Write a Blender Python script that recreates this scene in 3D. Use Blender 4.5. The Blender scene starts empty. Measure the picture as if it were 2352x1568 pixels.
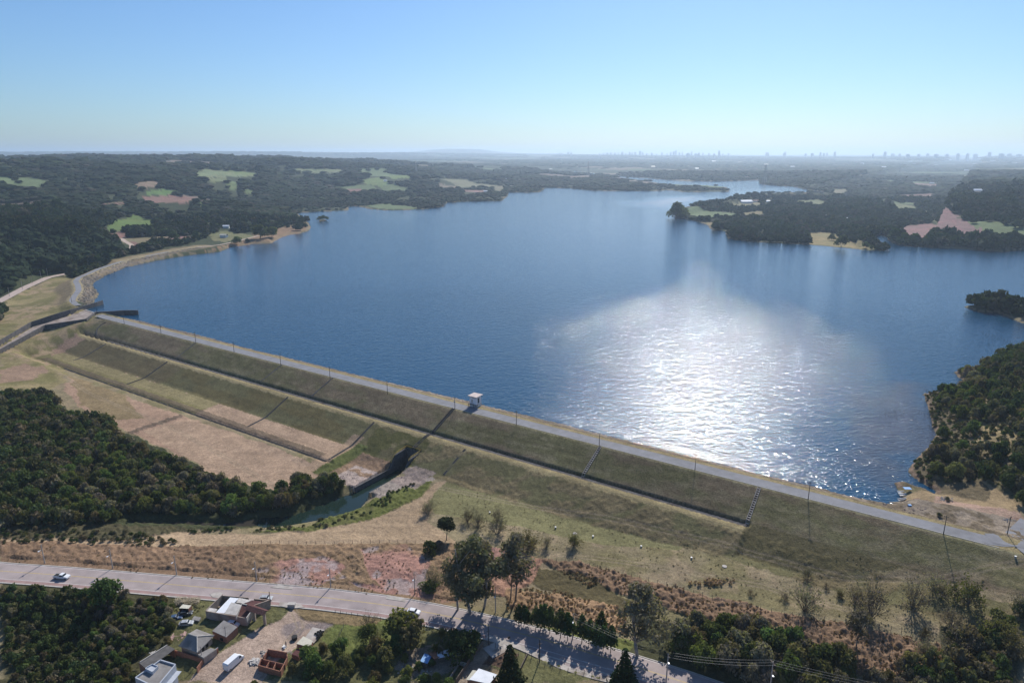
import bpy, math, random
import numpy as np
from mathutils import Vector, Matrix
HAZE=.000085; R=random.Random(7); NR=np.random.RandomState(5)
# ---------------------------------------------------------------- camera, sky, sun, exposure
sc=bpy.context.scene; C=sc.collection
FPX=1568.; PIT=math.atan((784-352)/FPX); HC=123.
cam=bpy.data.cameras.new('camera'); co=bpy.data.objects.new('camera',cam); C.objects.link(co)
cam.sensor_fit='HORIZONTAL'; cam.sensor_width=36; cam.lens=36*FPX/2352; cam.clip_start=1; cam.clip_end=120000
co.location=(0,0,HC); co.rotation_euler=(math.pi/2-PIT,0,0); sc.camera=co
SUN_AZ=math.radians(18.); SUN_EL=math.radians(39)
w=bpy.data.worlds.new('World'); sc.world=w; w.use_nodes=True
nt=w.node_tree; sky=nt.nodes.new('ShaderNodeTexSky'); sky.sky_type='NISHITA'; sky.sun_disc=False
sky.sun_elevation=SUN_EL; sky.sun_rotation=SUN_AZ; sky.altitude=900; sky.air_density=1.15; sky.dust_density=1.0; sky.ozone_density=4.0
bg=nt.nodes['Background']; tv=nt.nodes.new('ShaderNodeVectorMath'); tv.operation='MULTIPLY'; tv.inputs[1].default_value=(.70,.90,1.12); nt.links.new(sky.outputs[0],tv.inputs[0]); nt.links.new(tv.outputs[0],bg.inputs[0]); bg.inputs[1].default_value=0.083
sl=bpy.data.lights.new('sun','SUN'); sl.energy=4.3; sl.angle=math.radians(.53); sl.color=(1,.95,.87)
so=bpy.data.objects.new('sun',sl); C.objects.link(so); so.location=(0,0,300)
sd=Vector((math.sin(SUN_AZ)*math.cos(SUN_EL),math.cos(SUN_AZ)*math.cos(SUN_EL),math.sin(SUN_EL)))
so.rotation_euler=sd.to_track_quat('Z','Y').to_euler()
sc.view_settings.view_transform='Standard'; sc.view_settings.look='None'; sc.view_settings.exposure=0.25; sc.view_settings.gamma=1
sc.cycles.volume_bounces=1; sc.cycles.max_bounces=5; sc.cycles.diffuse_bounces=2; sc.cycles.glossy_bounces=2
sc.cycles.transmission_bounces=3; sc.cycles.transparent_max_bounces=6; sc.cycles.sample_clamp_indirect=4
sc.cycles.use_denoising=True
# ---------------------------------------------------------------- pixel rays (authoring grid 2352x1568) -> world
cP,sP=math.cos(PIT),math.sin(PIT)
def ray(u,v):
    x=(u-1176)/FPX; y=(v-784)/FPX
    return np.array([x,cP-y*sP,-sP-y*cP])
def pj(u,v,z=0.):
    r=ray(u,v); t=(HC-z)/-r[2]; return np.array([r[0]*t,r[1]*t])
A0=pj(370,765,3.5); _B=pj(2165,1224,3.5); DS=(_B-A0)/np.linalg.norm(_B-A0); DN=np.array([DS[1],-DS[0]])
if DN[1]>0: DN=-DN
def W(s,n): return A0+DS*s+DN*n                 # dam coordinates -> world
def SN(x,y):
    dx=x-A0[0]; dy=y-A0[1]; return dx*DS[0]+dy*DS[1], dx*DN[0]+dy*DN[1]
# ---------------------------------------------------------------- numpy noise
def _h(ix,iy,seed):
    n=(ix.astype(np.int64)*374761393+iy.astype(np.int64)*668265263+seed*1442695041)&0x7fffffff
    n=((n^(n>>13))*1274126177)&0x7fffffff
    return ((n^(n>>16))&0xffff)/65535.
def vnoise(x,y,seed=0):
    ix=np.floor(x); iy=np.floor(y); fx=x-ix; fy=y-iy; fx=fx*fx*(3-2*fx); fy=fy*fy*(3-2*fy)
    a=_h(ix,iy,seed);b=_h(ix+1,iy,seed);c=_h(ix,iy+1,seed);d=_h(ix+1,iy+1,seed)
    return (a*(1-fx)+b*fx)*(1-fy)+(c*(1-fx)+d*fx)*fy
def fbm(x,y,o=4,seed=0,g=.5):
    s=0;a=1;t=0
    for i in range(o):
        s=s+a*vnoise(x*2**i+17.3*i,y*2**i-9.1*i,seed+i); t+=a; a*=g
    return s/t
def sst(a,b,x):
    t=np.clip((x-a)/(b-a),0,1); return t*t*(3-2*t)
# ---------------------------------------------------------------- lake outline
LK=[(241,720),(318,736.5),(474,773.7),(588,806),(844,867.5),(1088,925),(1278,972),(1407,1005),(1599,1052),(1763,1096),(1852,1114),(1945,1139),(2039,1158),
(2066,1152),(2072,1138),(2060,1122),(2055,1110),(2072,1106),(2105,1118),(2148,1135),(2152,1128),(2120,1108),(2100,1095),(2086,1083),(2100,1062),(2116,1042),(2140,1019),(2152,999),(2142,981),(2138,955),(2130,937),(2124,915),(2128,905),(2145,902),(2185,903),(2209,899),(2218,884),(2216,875),(2200,862),(2190,855),(2212,850),(2238,849),(2262,836),(2268,831),(2306,811),(2352,802),(2480,770),(2560,740),
(2440,748),(2352,743),(2325,733),(2290,718),(2262,719),(2235,712),(2212,705),(2235,701),(2290,700),(2352,694),(2440,690),(2560,640),(2480,590),
(2352,574),(2301,579),(2201,572),(2120,568),(2062,563),(2040,552),(2037,544),(2020,540),(2005,545),(1999,553),(2020,566),(2045,575),(2002,576.4),(1935,569),(1858,562),(1769,559),(1709,554),(1672,548),(1668,538),(1665,531),(1632,527),(1625,517),(1600,508),(1569,502),(1550,499),(1551,488),(1570,477),(1610,468),(1669,459),(1735,446),(1800,442),(1862,441.5),(1890,444),(1895,441),
(1859,436.6),(1828,429),(1790,427),(1748,423),(1744,419),(1752,413),(1700,415),(1635,417),(1569,416),(1530,413),(1484,409),(1430,405),(1385,400),(1350,396),(1314,392.5),(1322,396.5),(1360,400),(1418,407),(1478,415),(1518,421.5),(1569,425),(1620,426),(1668,430),(1675,435),(1672,441),(1620,440.5),(1569,441),(1541,437),(1500,439),(1451,438.5),(1400,438.5),(1364,438),(1304,432),(1251,431),(1246,437),(1240,441),(1210,442.5),(1184,441.5),(1168,442),(1166,450),(1151,462),(1110,462.5),(1068,463),(1023,466),(1018,475),(971,481),(900,484),(851,481),(838,477),(815,473),(799,475),(799,483),(784,484),(740,486),(700,488),(684,489),(690,500),(708,510),(714,522),(710,530),(687,537),(664,539),(645,546),(632,553),(624,559),(580,560),(550,565),(527,568),(507,578),(470,582),(434,586),(360,598),(287,615),(240,635),(213,652),(218,662),(228,675),(216,690),(214,700),(196,713),(223,722)]
def refine(P,st):
    out=[]
    for i in range(len(P)):
        a=P[i];b=P[(i+1)%len(P)]; m=max(1,int(np.linalg.norm(b-a)/st(a)))
        for k in range(m): out.append(a+(b-a)*k/m)
    return np.array(out)
_L=np.array([pj(u,v,0) for u,v in LK])
lake_len=len(_L)
def sdf(x,y,Pg):
    d=np.full(x.shape,1e18); ins=np.zeros(x.shape,bool)
    for i in range(len(Pg)):
        ax,ay=Pg[i]; bx,by=Pg[(i+1)%len(Pg)]; ex=bx-ax; ey=by-ay
        t=np.clip(((x-ax)*ex+(y-ay)*ey)/(ex*ex+ey*ey+1e-9),0,1)
        d=np.minimum(d,(x-ax-t*ex)**2+(y-ay-t*ey)**2)
        c=((ay>y)!=(by>y))
        if ey!=0: ins^=c&(x<(bx-ax)*(y-ay)/ey+ax)
    return np.where(ins,-1,1)*np.sqrt(d)
def pdist(x,y,L):
    d=np.full(x.shape,1e18)
    for i in range(len(L)-1):
        ax,ay=L[i]; ex=L[i+1][0]-ax; ey=L[i+1][1]-ay
        t=np.clip(((x-ax)*ex+(y-ay)*ey)/(ex*ex+ey*ey+1e-9),0,1)
        d=np.minimum(d,(x-ax-t*ex)**2+(y-ay-t*ey)**2)
    return np.sqrt(d)
def inside(x,y,Pg):
    Pg=np.asarray(Pg); ins=np.zeros(x.shape,bool)
    m=(x>Pg[:,0].min())&(x<Pg[:,0].max())&(y>Pg[:,1].min())&(y<Pg[:,1].max())
    if not m.any(): return ins
    xs=x[m];ys=y[m];r=np.zeros(xs.shape,bool)
    for i in range(len(Pg)):
        ax,ay=Pg[i];bx,by=Pg[(i+1)%len(Pg)]
        if ay!=by: r^=((ay>ys)!=(by>ys))&(xs<(bx-ax)*(ys-ay)/(by-ay)+ax)
    ins[m]=r; return ins
ISL=np.array([pj(*p,0) for p in [(731,508),(741,509),(752,507.5),(748,505),(735,505)]])
# ---------------------------------------------------------------- terrain controls (u,v,z)
CT=[(0,655,-3),(0,700,-5),(60,672,-5),(120,632,-3.5),(150,622,-3.5),(90,628,-2),(30,640,2),(60,600,10),(0,560,20),(100,522,28),(180,532,24),(230,560,13),(262,590,4),(300,575,5),(230,548,10),(165,508,25),(60,502,28),(0,482,32),(200,480,28),
(310,510,14),(290,530,10),(380,550,6),(450,545,4),(520,545,2),(330,570,4),(390,470,28),(390,447,42),(370,440,45),(340,424,52),(520,430,45),(600,440,35),(500,400,64),(480,386,78),(580,402,58),(420,395,62),
(100,388,68),(60,367,105),(200,375,85),(0,420,62),(100,430,50),(200,440,44),(100,470,44),(300,480,22),(450,490,16),(420,520,10),(560,450,32),(560,500,12),(640,500,6),(640,525,2.5),(700,500,4),(590,530,3),(700,440,18),(700,470,6),(650,440,30),(700,400,52),(780,400,48),(760,430,20),(870,420,30),(900,405,40),(850,450,12),(950,450,9),(1000,442,8),(1100,440,9),(950,395,45),(820,395,50),
(1050,400,28),(1150,395,22),(1250,395,20),(1200,425,6),(1130,415,16),(1300,412,9),(1450,424,4),(1600,431,3),(1230,436,3),
(1100,376,22),(1300,382,16),(1450,388,12),(1550,396,9),(1700,402,8),(1850,418,7),(1950,420,9),(2000,410,12),(2100,400,20),(2200,390,28),(2330,390,30),(1800,390,14),(900,378,60),(700,378,80),
(1700,480,10),(1650,500,5),(1760,458,9),(1850,463,11),(1800,505,14),(1900,500,18),(2000,480,22),(2100,460,22),(2060,520,12),(2200,541,7),(2200,513,17),(2100,515,15),(2300,500,25),(2340,540,12),(2340,460,30),(2200,430,30),(1950,545,4),(1900,538,4),(1990,565,1),
(2350,730,4),(2330,712,5),(2250,880,5),(2300,850,10),(2352,900,14),(2200,950,6),(2352,1000,12),(2200,1050,4),(2300,1080,6),(2150,1100,2),(2352,1120,6),(2120,1150,1.5),(2200,1160,2),(2280,1180,3),(2352,1200,3.2),
(2330,1262,3.4),(2250,1300,0),(2080,1282,-3.5),(2352,1290,2),(2352,1400,-3),(2200,1350,-4),(2100,1380,-6.5),(1900,1280,-8),(1712,1240,-8.5),(1500,1230,-10.5),(1300,1200,-11.5),(1200,1160,-11.5),(1150,1230,-12.2),(1030,1110,-12),(1050,1200,-13),(1400,1300,-11.5),(1700,1350,-10.5),(1900,1420,-10),(2200,1480,-8),(2340,1560,-8),(1950,1568,-12),(1700,1480,-13),(1400,1400,-13),
(1280,1340,-13.6),(1000,1240,-13),(860,1220,-14),(760,1235,-13.8),(560,1240,-14),(300,1245,-14.5),(0,1240,-14.5),(0,1295,-14),(400,1325,-14),(750,1355,-14),(1148,1430,-14),(1430,1510,-14),(1638,1568,-14),(400,1285,-14),(700,1300,-13.5),(950,1290,-12.5),(0,1340,-15),(200,1400,-17),(0,1480,-19),(200,1568,-18),(100,1440,-19),
(380,1420,-14.5),(400,1540,-14.8),(600,1450,-14),(600,1560,-14.3),(760,1450,-14.2),(800,1560,-15.5),(1000,1480,-14.3),(1000,1568,-15),(1200,1540,-14.2),
(0,1180,-15.5),(150,1100,-15.5),(300,1150,-16),(450,1170,-16.3),(600,1160,-16),(0,1000,-14),(100,930,-13),(250,1010,-13.6),(450,1080,-14.2),(640,1130,-14.5),(760,1100,-14.5),(0,900,-10),(60,860,-9.5),(150,900,-12.5),(100,762,-5.6),(60,782,-6.3),(150,752,-2),(190,744,1.),(150,780,-5),(188,768,-3),(100,800,-7.5),(40,820,-8),(0,830,-8.5),(868,1068,-13.9),(830,1100,-14.5),(850,1085,-14.2),(880,1130,-14.2),(920,1112,-13.6),(960,1098,-12.8),(100,860,-11),
(0,760,-3),(60,720,-2),(100,700,-1),(130,680,-1.5),(150,655,-2),(60,695,-4.5),(0,730,-5)]
_ct=[]
for u,v,z in CT:
    p=pj(u,v,z); _ct.append((math.atan2(p[0],p[1]),math.log(np.hypot(*p)),z))
_ct=np.array(_ct)
def _phi(r2): return .5*r2*np.log(r2+1e-12)
_nc=len(_ct); _K=_phi((_ct[:,None,0]-_ct[None,:,0])**2+(_ct[:,None,1]-_ct[None,:,1])**2)+np.eye(_nc)*1e-4
_Pm=np.c_[np.ones(_nc),_ct[:,:2]]; _M=np.block([[_K,_Pm],[_Pm.T,np.zeros((3,3))]])
_wt=np.linalg.solve(_M,np.r_[_ct[:,2],0,0,0])
def base(x,y):
    az=np.clip(np.arctan2(x,y),-.78,.78); r=np.hypot(x,y); lr=np.clip(np.log(r+1e-6),4.75,8.35)
    s=_wt[_nc]+_wt[_nc+1]*az+_wt[_nc+2]*lr
    for i in range(_nc): s=s+_wt[i]*_phi((az-_ct[i,0])**2+(lr-_ct[i,1])**2)
    return np.clip(s,-19.5,112)
ROAD=np.array([pj(u,v,-14) for u,v in [(-300,1292),(-120,1298),(0,1311),(134,1320),(267,1331),(401,1342.5),(619,1361),(746,1371.5),(887,1389),(1015,1412),(1148,1442),(1240,1466),(1311,1486),(1435,1523),(1581,1569),(1700,1612),(1850,1670)]])
DIKE=np.array([pj(u,v,3.5) for u,v in [(182,701),(174,699),(165,690),(170,681),(181,667),(179,655),(173.5,646),(181,637.5),(199,630),(228,617),(267,604),(333,588.5),(400,576),(460,567)]])
LROAD=np.array([pj(u,v,z) for u,v,z in [(-200,785,-4),(0,691,-4),(60,659,-4),(110,637,-4),(150,629,-4),(172,626,-4)]])
CHL=[(-139,-14),(-131,0),(-128,14),(-127,29),(-100,61),(-60,110)]      # spillway far wall (s,n)
CHR=[(-109,-10),(-100,-2),(-91,6.5),(-113,26),(-85,64),(-45,112)]
CHP=np.array([W(*p) for p in [(-134,-12.5),(-131,0),(-128,14),(-127,29),(-100,61),(-60,110),(-45,112),(-85,64),(-113,26),(-91,6.5),(-109,-10)]])
STR=np.array([pj(u,v,-17) for u,v in [(899,1079),(819,1133),(780,1141),(742,1157),(665,1184),(588,1191),(560,1195),(509,1202),(470,1197),(425,1196),(380,1198),(300,1196),(300,1202),(439,1207),(529,1210),(611,1212),(663,1207),(718,1198),(784,1182),(828,1167),(839,1153),(850,1141),(926,1089)]])
def damprof(n):
    return np.interp(n,[-60,-17.5,-9,-6.8,.3,1.2,15.2,16.2,17.2,17.8,20.2,36.5,51.3,51.9,52.9,53.6,80],[-8,0,3.3,3.5,3.5,3.2,-3.6,-5.4,-5.4,-4.35,-4.6,-11.2,-12.5,-13.2,-13.2,-12.7,-14.2])
def H(x,y,det=True):
    x=np.asarray(x,float); y=np.asarray(y,float); r=np.hypot(x,y)
    h=base(x,y)
    up=sst(520,800,r)
    h=h+up*((fbm(x/230,y/230,4,3)-.5)*np.clip(h*.75,3,44))
    h=np.where((r>900)|((x>0)&(r>560)),np.maximum(h,2+3*fbm(x/60,y/60,2,6)),h)
    if det: h=h+(fbm(x/14,y/14,3,11)-.5)*.7*(1-sst(500,900,r))
    far=sst(4200,7500,r)
    if far.max()>0:
        az=np.arctan2(x,y)
        hf=8+75*fbm(x/2600,y/2600,4,21)**1.5*sst(.55,-.3,az)+14*fbm(x/900,y/900,3,5)
        hf=hf+sst(9000,14000,r)*(30+120*fbm(x/4200+3,y/4200,4,31)**1.2)*(.45+.55*sst(.35,-.1,az))
        hf=hf+sst(16000,21000,r)*250*np.exp(-((az+.075)/.05)**2)*fbm(x/1500,y/1500,3,8)
        hf=np.minimum(hf,240)
        h=h*(1-far)+hf*far
    s,n=SN(x,y)
    dd=damprof(n); e=sst(-92,-74,s)*(1-sst(478,492,s))
    lowd=np.minimum(dd,np.where(s>270,np.interp(s,[270,282,403,470],[-11.3,-11.3,-5,0])*0+dd,dd))
    m=(n<62)&(e>0)
    kn=sst(62,54,n)
    right=sst(262,285,s)
    # right of the outlet the lower slope runs out on the rising field
    smooth=np.interp(n,[-60,-9,-6.8,.3,1.2,40],[-8,3.3,3.5,3.5,3.2,-14]); t4=sst(403,405,s)
    dd=np.where(n>1.2,dd*(1-t4)+smooth*t4,dd)
    hd=np.where((n<21)&(t4<.5),dd,np.maximum(dd,np.where(right>0,h,-99)))
    hd=np.where((s>436)&(n<-6.8),np.maximum(hd,np.minimum(np.maximum(h,2.4),3.4)),hd)
    chn=((s>249)&(s<261.5))
    kk=kn*(1-sst(225,236,s)*sst(34,45,n))
    h=np.where(m,h*(1-e*kk)+hd*e*kk,h)
    # left rounded end of the dam: grassy abutment
    # dike on the far side of the spillway
    dk=pdist(x,y,DIKE); h=np.where(dk<60,np.maximum(h,3.5-np.maximum(0,dk-3.6)*.42),h)
    # roads
    dr=pdist(x,y,ROAD); f=sst(19,7.5,dr); h=h*(1-f)+(-14.06)*f
    dl=pdist(x,y,LROAD); f=sst(14,5,dl)*(r>300); zl=-4.; h=h*(1-f)+(zl-.08)*f
    # spillway chute and outlet channel cuts
    mm=inside(x,y,CHP); zf=np.interp(n,[-12,-9,0,29,61,112],[.3,.3,-.8,-3.6,-8,-11]); h=np.where(mm,zf-.6,h)
    cut=(s>250.6)&(s<260.2)&(n>27.8)&(n<62); h=np.where(cut,-18.5,h)
    ms=(r<420)
    if ms.any():
        q=np.full(x.shape,99.); q[ms]=sdf(x[ms],y[ms],STR); q=np.where((n<60.5)&(s>222),99.,q)
        h=np.where(q<0,np.minimum(h,-17.3+np.maximum(q,-4)*.3),np.where((q<9)&~((s>250)&(s<261)&(n<62)),np.minimum(h,-16.9+q*.45+np.clip(q-3,0,9)*.2),h))
    # lake bed and banks
    q=SD(x,y); rsh=(s>428)&(n<-16)&(r<900); h=np.where(rsh,np.maximum(h,np.minimum(.9+.12*np.minimum(q,60)+2*fbm(x/30,y/30,2,9)*sst(5,30,q),2.4+.12*np.maximum(-16-n,0))),h)
    bank=.12+np.maximum(q,0)*np.where(r>700,.5,.42); bank=np.where(r>1500,np.minimum(bank,1.+np.maximum(q,0)*(.05-.02*sst(2000,2600,r))+sst(250,600,q)*60),bank)
    h=np.where(q>0,np.minimum(h,bank),-.12+q*.3)
    h=np.where((q>0)&(q<(12+r*.006))&~mm,np.maximum(h,np.minimum(.12+q*.1,.8)),h)
    h=np.where(q<=0,np.maximum(h,-5),h)
    return h
def SD(x,y):
    q=sdf(x,y,_L)+(fbm(x/9,y/9,3,77)-.5)*np.clip(np.hypot(x,y)*.004,1.2,8)
    s,n=SN(x,y)
    q=np.where((s>-125)&(s<440)&(n>-30)&(n<0),sdf_dam(s,n,q),q)
    m=(x>-760)&(x<-300)&(y>1000)
    i=sdf(x,y,ISL); return np.maximum(q,-i)
def sdf_dam(s,n,q): return np.maximum(q,n+17.3+0*s) if False else q
def hits(P,z0=None):
    """march the viewing rays of authored points down to the terrain; returns Nx3 world points"""
    P=np.asarray(P,float); out=np.zeros((len(P),3))
    D=np.array([ray(u,v) for u,v in P]); D/=np.linalg.norm(D[:,:2],axis=1)[:,None]
    rs=np.exp(np.linspace(math.log(135),math.log(25000),420))
    X=D[:,None,0]*rs;Y=D[:,None,1]*rs;Z=HC+D[:,None,2]*rs
    g=H(X.ravel(),Y.ravel()).reshape(X.shape); g=np.maximum(g,-17.2); below=Z<g; k=np.argmax(below,1); k=np.where(below.any(1),k,len(rs)-1)
    i=np.arange(len(P)); k0=np.maximum(k-1,0)
    a=(Z[i,k0]-g[i,k0]); b=(Z[i,k]-g[i,k]); t=np.clip(a/(a-b+1e-9),0,1); r=rs[k0]+(rs[k]-rs[k0])*t
    out[:,0]=D[:,0]*r;out[:,1]=D[:,1]*r;out[:,2]=H(out[:,0],out[:,1]); return out
def hit(u,v): return Vector(hits([(u,v)])[0])
def hz(x,y): return float(H(np.array([x]),np.array([y]))[0])
# ---------------------------------------------------------------- materials
def _n(t,k,**kw):
    n=t.nodes.new(k)
    for a,b in kw.items():
        if a in n.inputs: n.inputs[a].default_value=b
        else: setattr(n,a,b)
    return n
def mat(name,col,rough=.8,var=.15,scale=1.,bump=0.,bscale=None,metal=0.,attr=None,transl=0.,dirt=None,rand=0.,coord='pos',bdist=.1,spec=None,wave=None,detail=4):
    """procedural Principled material: base colour x noise, optional dirt colour, bump, per-object random tint, corrugation"""
    m=bpy.data.materials.new(name); m.use_nodes=True; t=m.node_tree; L=t.links.new; p=t.nodes['Principled BSDF']
    if coord=='pos': g=t.nodes.new('ShaderNodeNewGeometry'); P=g.outputs['Position']
    else: g=t.nodes.new('ShaderNodeTexCoord'); P=g.outputs['Object']
    nz=_n(t,'ShaderNodeTexNoise',Scale=scale,Detail=float(detail)); L(P,nz.inputs['Vector'])
    mr=_n(t,'ShaderNodeMapRange'); mr.inputs[1].default_value=.3; mr.inputs[2].default_value=.7; mr.inputs[3].default_value=1-var; mr.inputs[4].default_value=1+var
    L(nz.outputs['Fac'],mr.inputs[0])
    if attr:
        a=_n(t,'ShaderNodeAttribute',attribute_name=attr); cs=a.outputs['Color']
    else:
        c=t.nodes.new('ShaderNodeRGB'); c.outputs[0].default_value=(*col,1); cs=c.outputs[0]
    if dirt:
        n2=_n(t,'ShaderNodeTexNoise',Scale=scale*.37,Detail=5.); L(P,n2.inputs['Vector'])
        r2=_n(t,'ShaderNodeMapRange'); r2.inputs[1].default_value=.48; r2.inputs[2].default_value=.7; L(n2.outputs['Fac'],r2.inputs[0])
        mx=_n(t,'ShaderNodeMix',data_type='RGBA'); L(r2.outputs[0],mx.inputs[0]); L(cs,mx.inputs[6]); mx.inputs[7].default_value=(*dirt,1); cs=mx.outputs[2]
    vm=_n(t,'ShaderNodeVectorMath',operation='SCALE'); L(cs,vm.inputs[0]); L(mr.outputs[0],vm.inputs[3]); cs=vm.outputs[0]
    if rand:
        oi=t.nodes.new('ShaderNodeObjectInfo'); r3=_n(t,'ShaderNodeMapRange'); r3.inputs[3].default_value=1-rand; r3.inputs[4].default_value=1+rand
        L(oi.outputs['Random'],r3.inputs[0]); v2=_n(t,'ShaderNodeVectorMath',operation='SCALE'); L(cs,v2.inputs[0]); L(r3.outputs[0],v2.inputs[3]); cs=v2.outputs[0]
        hs=_n(t,'ShaderNodeHueSaturation'); r4=_n(t,'ShaderNodeMath',operation='MULTIPLY_ADD'); r4.inputs[1].default_value=-.09; r4.inputs[2].default_value=.53
        ml=_n(t,'ShaderNodeMath',operation='FRACT'); m7=_n(t,'ShaderNodeMath',operation='MULTIPLY'); m7.inputs[1].default_value=7.31; L(oi.outputs['Random'],m7.inputs[0]); L(m7.outputs[0],ml.inputs[0]); L(ml.outputs[0],r4.inputs[0])
        L(r4.outputs[0],hs.inputs['Hue']); L(cs,hs.inputs['Color']); cs=hs.outputs[0]
    L(cs,p.inputs['Base Color']); p.inputs['Roughness'].default_value=rough; p.inputs['Metallic'].default_value=metal
    if spec is not None: p.inputs['Specular IOR Level'].default_value=spec
    if bump or wave:
        b=_n(t,'ShaderNodeBump'); b.inputs['Strength'].default_value=bump or .6; b.inputs['Distance'].default_value=bdist
        if wave:
            wv=_n(t,'ShaderNodeTexWave',Scale=wave); L(P,wv.inputs['Vector']); L(wv.outputs['Fac'],b.inputs['Height'])
        else:
            nb=_n(t,'ShaderNodeTexNoise',Scale=bscale or scale,Detail=5.); L(P,nb.inputs['Vector']); L(nb.outputs['Fac'],b.inputs['Height'])
        L(b.outputs[0],p.inputs['Normal'])
    if transl:
        tr=t.nodes.new('ShaderNodeBsdfTranslucent'); sc_=_n(t,'ShaderNodeVectorMath',operation='MULTIPLY'); L(cs,sc_.inputs[0]); sc_.inputs[1].default_value=(1.6,1.7,.8); L(sc_.outputs[0],tr.inputs[0])
        ms=_n(t,'ShaderNodeMixShader'); ms.inputs[0].default_value=transl; L(p.outputs[0],ms.inputs[1]); L(tr.outputs[0],ms.inputs[2]); L(ms.outputs[0],t.nodes['Material Output'].inputs[0])
    return m
def tag(o,label=None,cat=None,group=None,kind=None):
    if label: o['label']=label
    if cat: o['category']=cat
    if group: o['group']=group
    if kind: o['kind']=kind
    return o
def npmesh(name,v,f,ncol=None,attr='cover',smooth=True):
    """fast mesh from numpy: f is an (N,3) or (N,4) array"""
    me=bpy.data.meshes.new(name); v=np.asarray(v,np.float32); f=np.asarray(f,np.int32); k=f.shape[1]
    me.vertices.add(len(v)); me.vertices.foreach_set('co',v.ravel()); me.loops.add(f.size); me.loops.foreach_set('vertex_index',f.ravel())
    me.polygons.add(len(f)); me.polygons.foreach_set('loop_start',np.arange(0,f.size,k,dtype=np.int32)); me.polygons.foreach_set('loop_total',np.full(len(f),k,np.int32))
    me.polygons.foreach_set('use_smooth',np.full(len(f),smooth))
    if ncol is not None:
        a=me.color_attributes.new(attr,'FLOAT_COLOR','POINT'); a.data.foreach_set('color',np.asarray(ncol,np.float32).ravel())
    me.update(calc_edges=True); return me
def link(name,me,m=None,parent=None,loc=None):
    o=bpy.data.objects.new(name,me); C.objects.link(o)
    if m: me.materials.append(m)
    if parent: o.parent=parent
    if loc is not None: o.location=loc
    return o
def empty(name,loc=(0,0,0),rz=0.):
    o=bpy.data.objects.new(name,None); C.objects.link(o); o.location=loc; o.rotation_euler=(0,0,rz); o.empty_display_size=.5; return o
class MB:
    def __init__(s): s.v=[]; s.f=[]
    def box(s,x0,y0,z0,x1,y1,z1,M=None):
        b=len(s.v); c=[(x0,y0,z0),(x1,y0,z0),(x1,y1,z0),(x0,y1,z0),(x0,y0,z1),(x1,y0,z1),(x1,y1,z1),(x0,y1,z1)]
        s.v+=[tuple(M@Vector(p)) for p in c] if M else c
        s.f+=[tuple(b+i for i in q) for q in ((3,2,1,0),(4,5,6,7),(0,1,5,4),(1,2,6,5),(2,3,7,6),(3,0,4,7))]; return s
    def prism(s,pts,lo,hi):
        """closed prism between two rings of 3-D points with the same count"""
        b=len(s.v); n=len(lo); s.v+=[tuple(p) for p in lo]+[tuple(p) for p in hi]
        s.f.append(tuple(b+n-1-i for i in range(n))); s.f.append(tuple(b+n+i for i in range(n)))
        for i in range(n): j=(i+1)%n; s.f.append((b+i,b+j,b+n+j,b+n+i))
        return s
    def slab(s,q,th):
        """roof or deck slab: corner points are its top"""
        a=Vector(q[1])-Vector(q[0]); c=Vector(q[-1])-Vector(q[0]); nn=a.cross(c).normalized()
        if nn.z<0: nn=-nn
        lo=[Vector(p)-nn*th for p in q]; hi=[Vector(p) for p in q]
        ar=sum(q[i][0]*q[(i+1)%len(q)][1]-q[(i+1)%len(q)][0]*q[i][1] for i in range(len(q)))
        if ar<0: lo.reverse(); hi.reverse()
        return s.prism(None,lo,hi)
    def wall(s,a,b,z0,z1,th=.2,z1b=None):
        """upright wall from plan point a to b; z0/z1 bottom and top, z1b top at b"""
        a=Vector((a[0],a[1]));b=Vector((b[0],b[1])); d=(b-a).normalized(); p=Vector((-d.y,d.x))*th/2
        z1b=z1 if z1b is None else z1b
        lo=[(a.x-p.x,a.y-p.y,z0),(b.x-p.x,b.y-p.y,z0),(b.x+p.x,b.y+p.y,z0),(a.x+p.x,a.y+p.y,z0)]
        hi=[(lo[0][0],lo[0][1],z1),(lo[1][0],lo[1][1],z1b),(lo[2][0],lo[2][1],z1b),(lo[3][0],lo[3][1],z1)]
        return s.prism(None,lo,hi)
    def tube(s,a,b,r0,r1=None,k=6):
        a=Vector(a);b=Vector(b);r1=r0 if r1 is None else r1; d=(b-a).normalized(); u=d.orthogonal().normalized(); w_=d.cross(u)
        lo=[a+(u*math.cos(t)+w_*math.sin(t))*r0 for t in [2*math.pi*i/k for i in range(k)]]
        hi=[b+(u*math.cos(t)+w_*math.sin(t))*r1 for t in [2*math.pi*i/k for i in range(k)]]
        return s.prism(None,lo,hi)
    def path(s,P,r,k=5):
        for i in range(len(P)-1): s.tube(P[i],P[i+1],r,k=k)
        return s
    def mesh(s,name,smooth=False):
        me=bpy.data.meshes.new(name); me.from_pydata(s.v,[],s.f)
        if smooth: me.polygons.foreach_set('use_smooth',[True]*len(me.polygons))
        me.update(); return me
    def build(s,name,m,parent=None,smooth=False,loc=None):
        return link(name,s.mesh(name,smooth),m,parent,loc)
def gw(q): return [tuple(p) for p in q]
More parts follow.
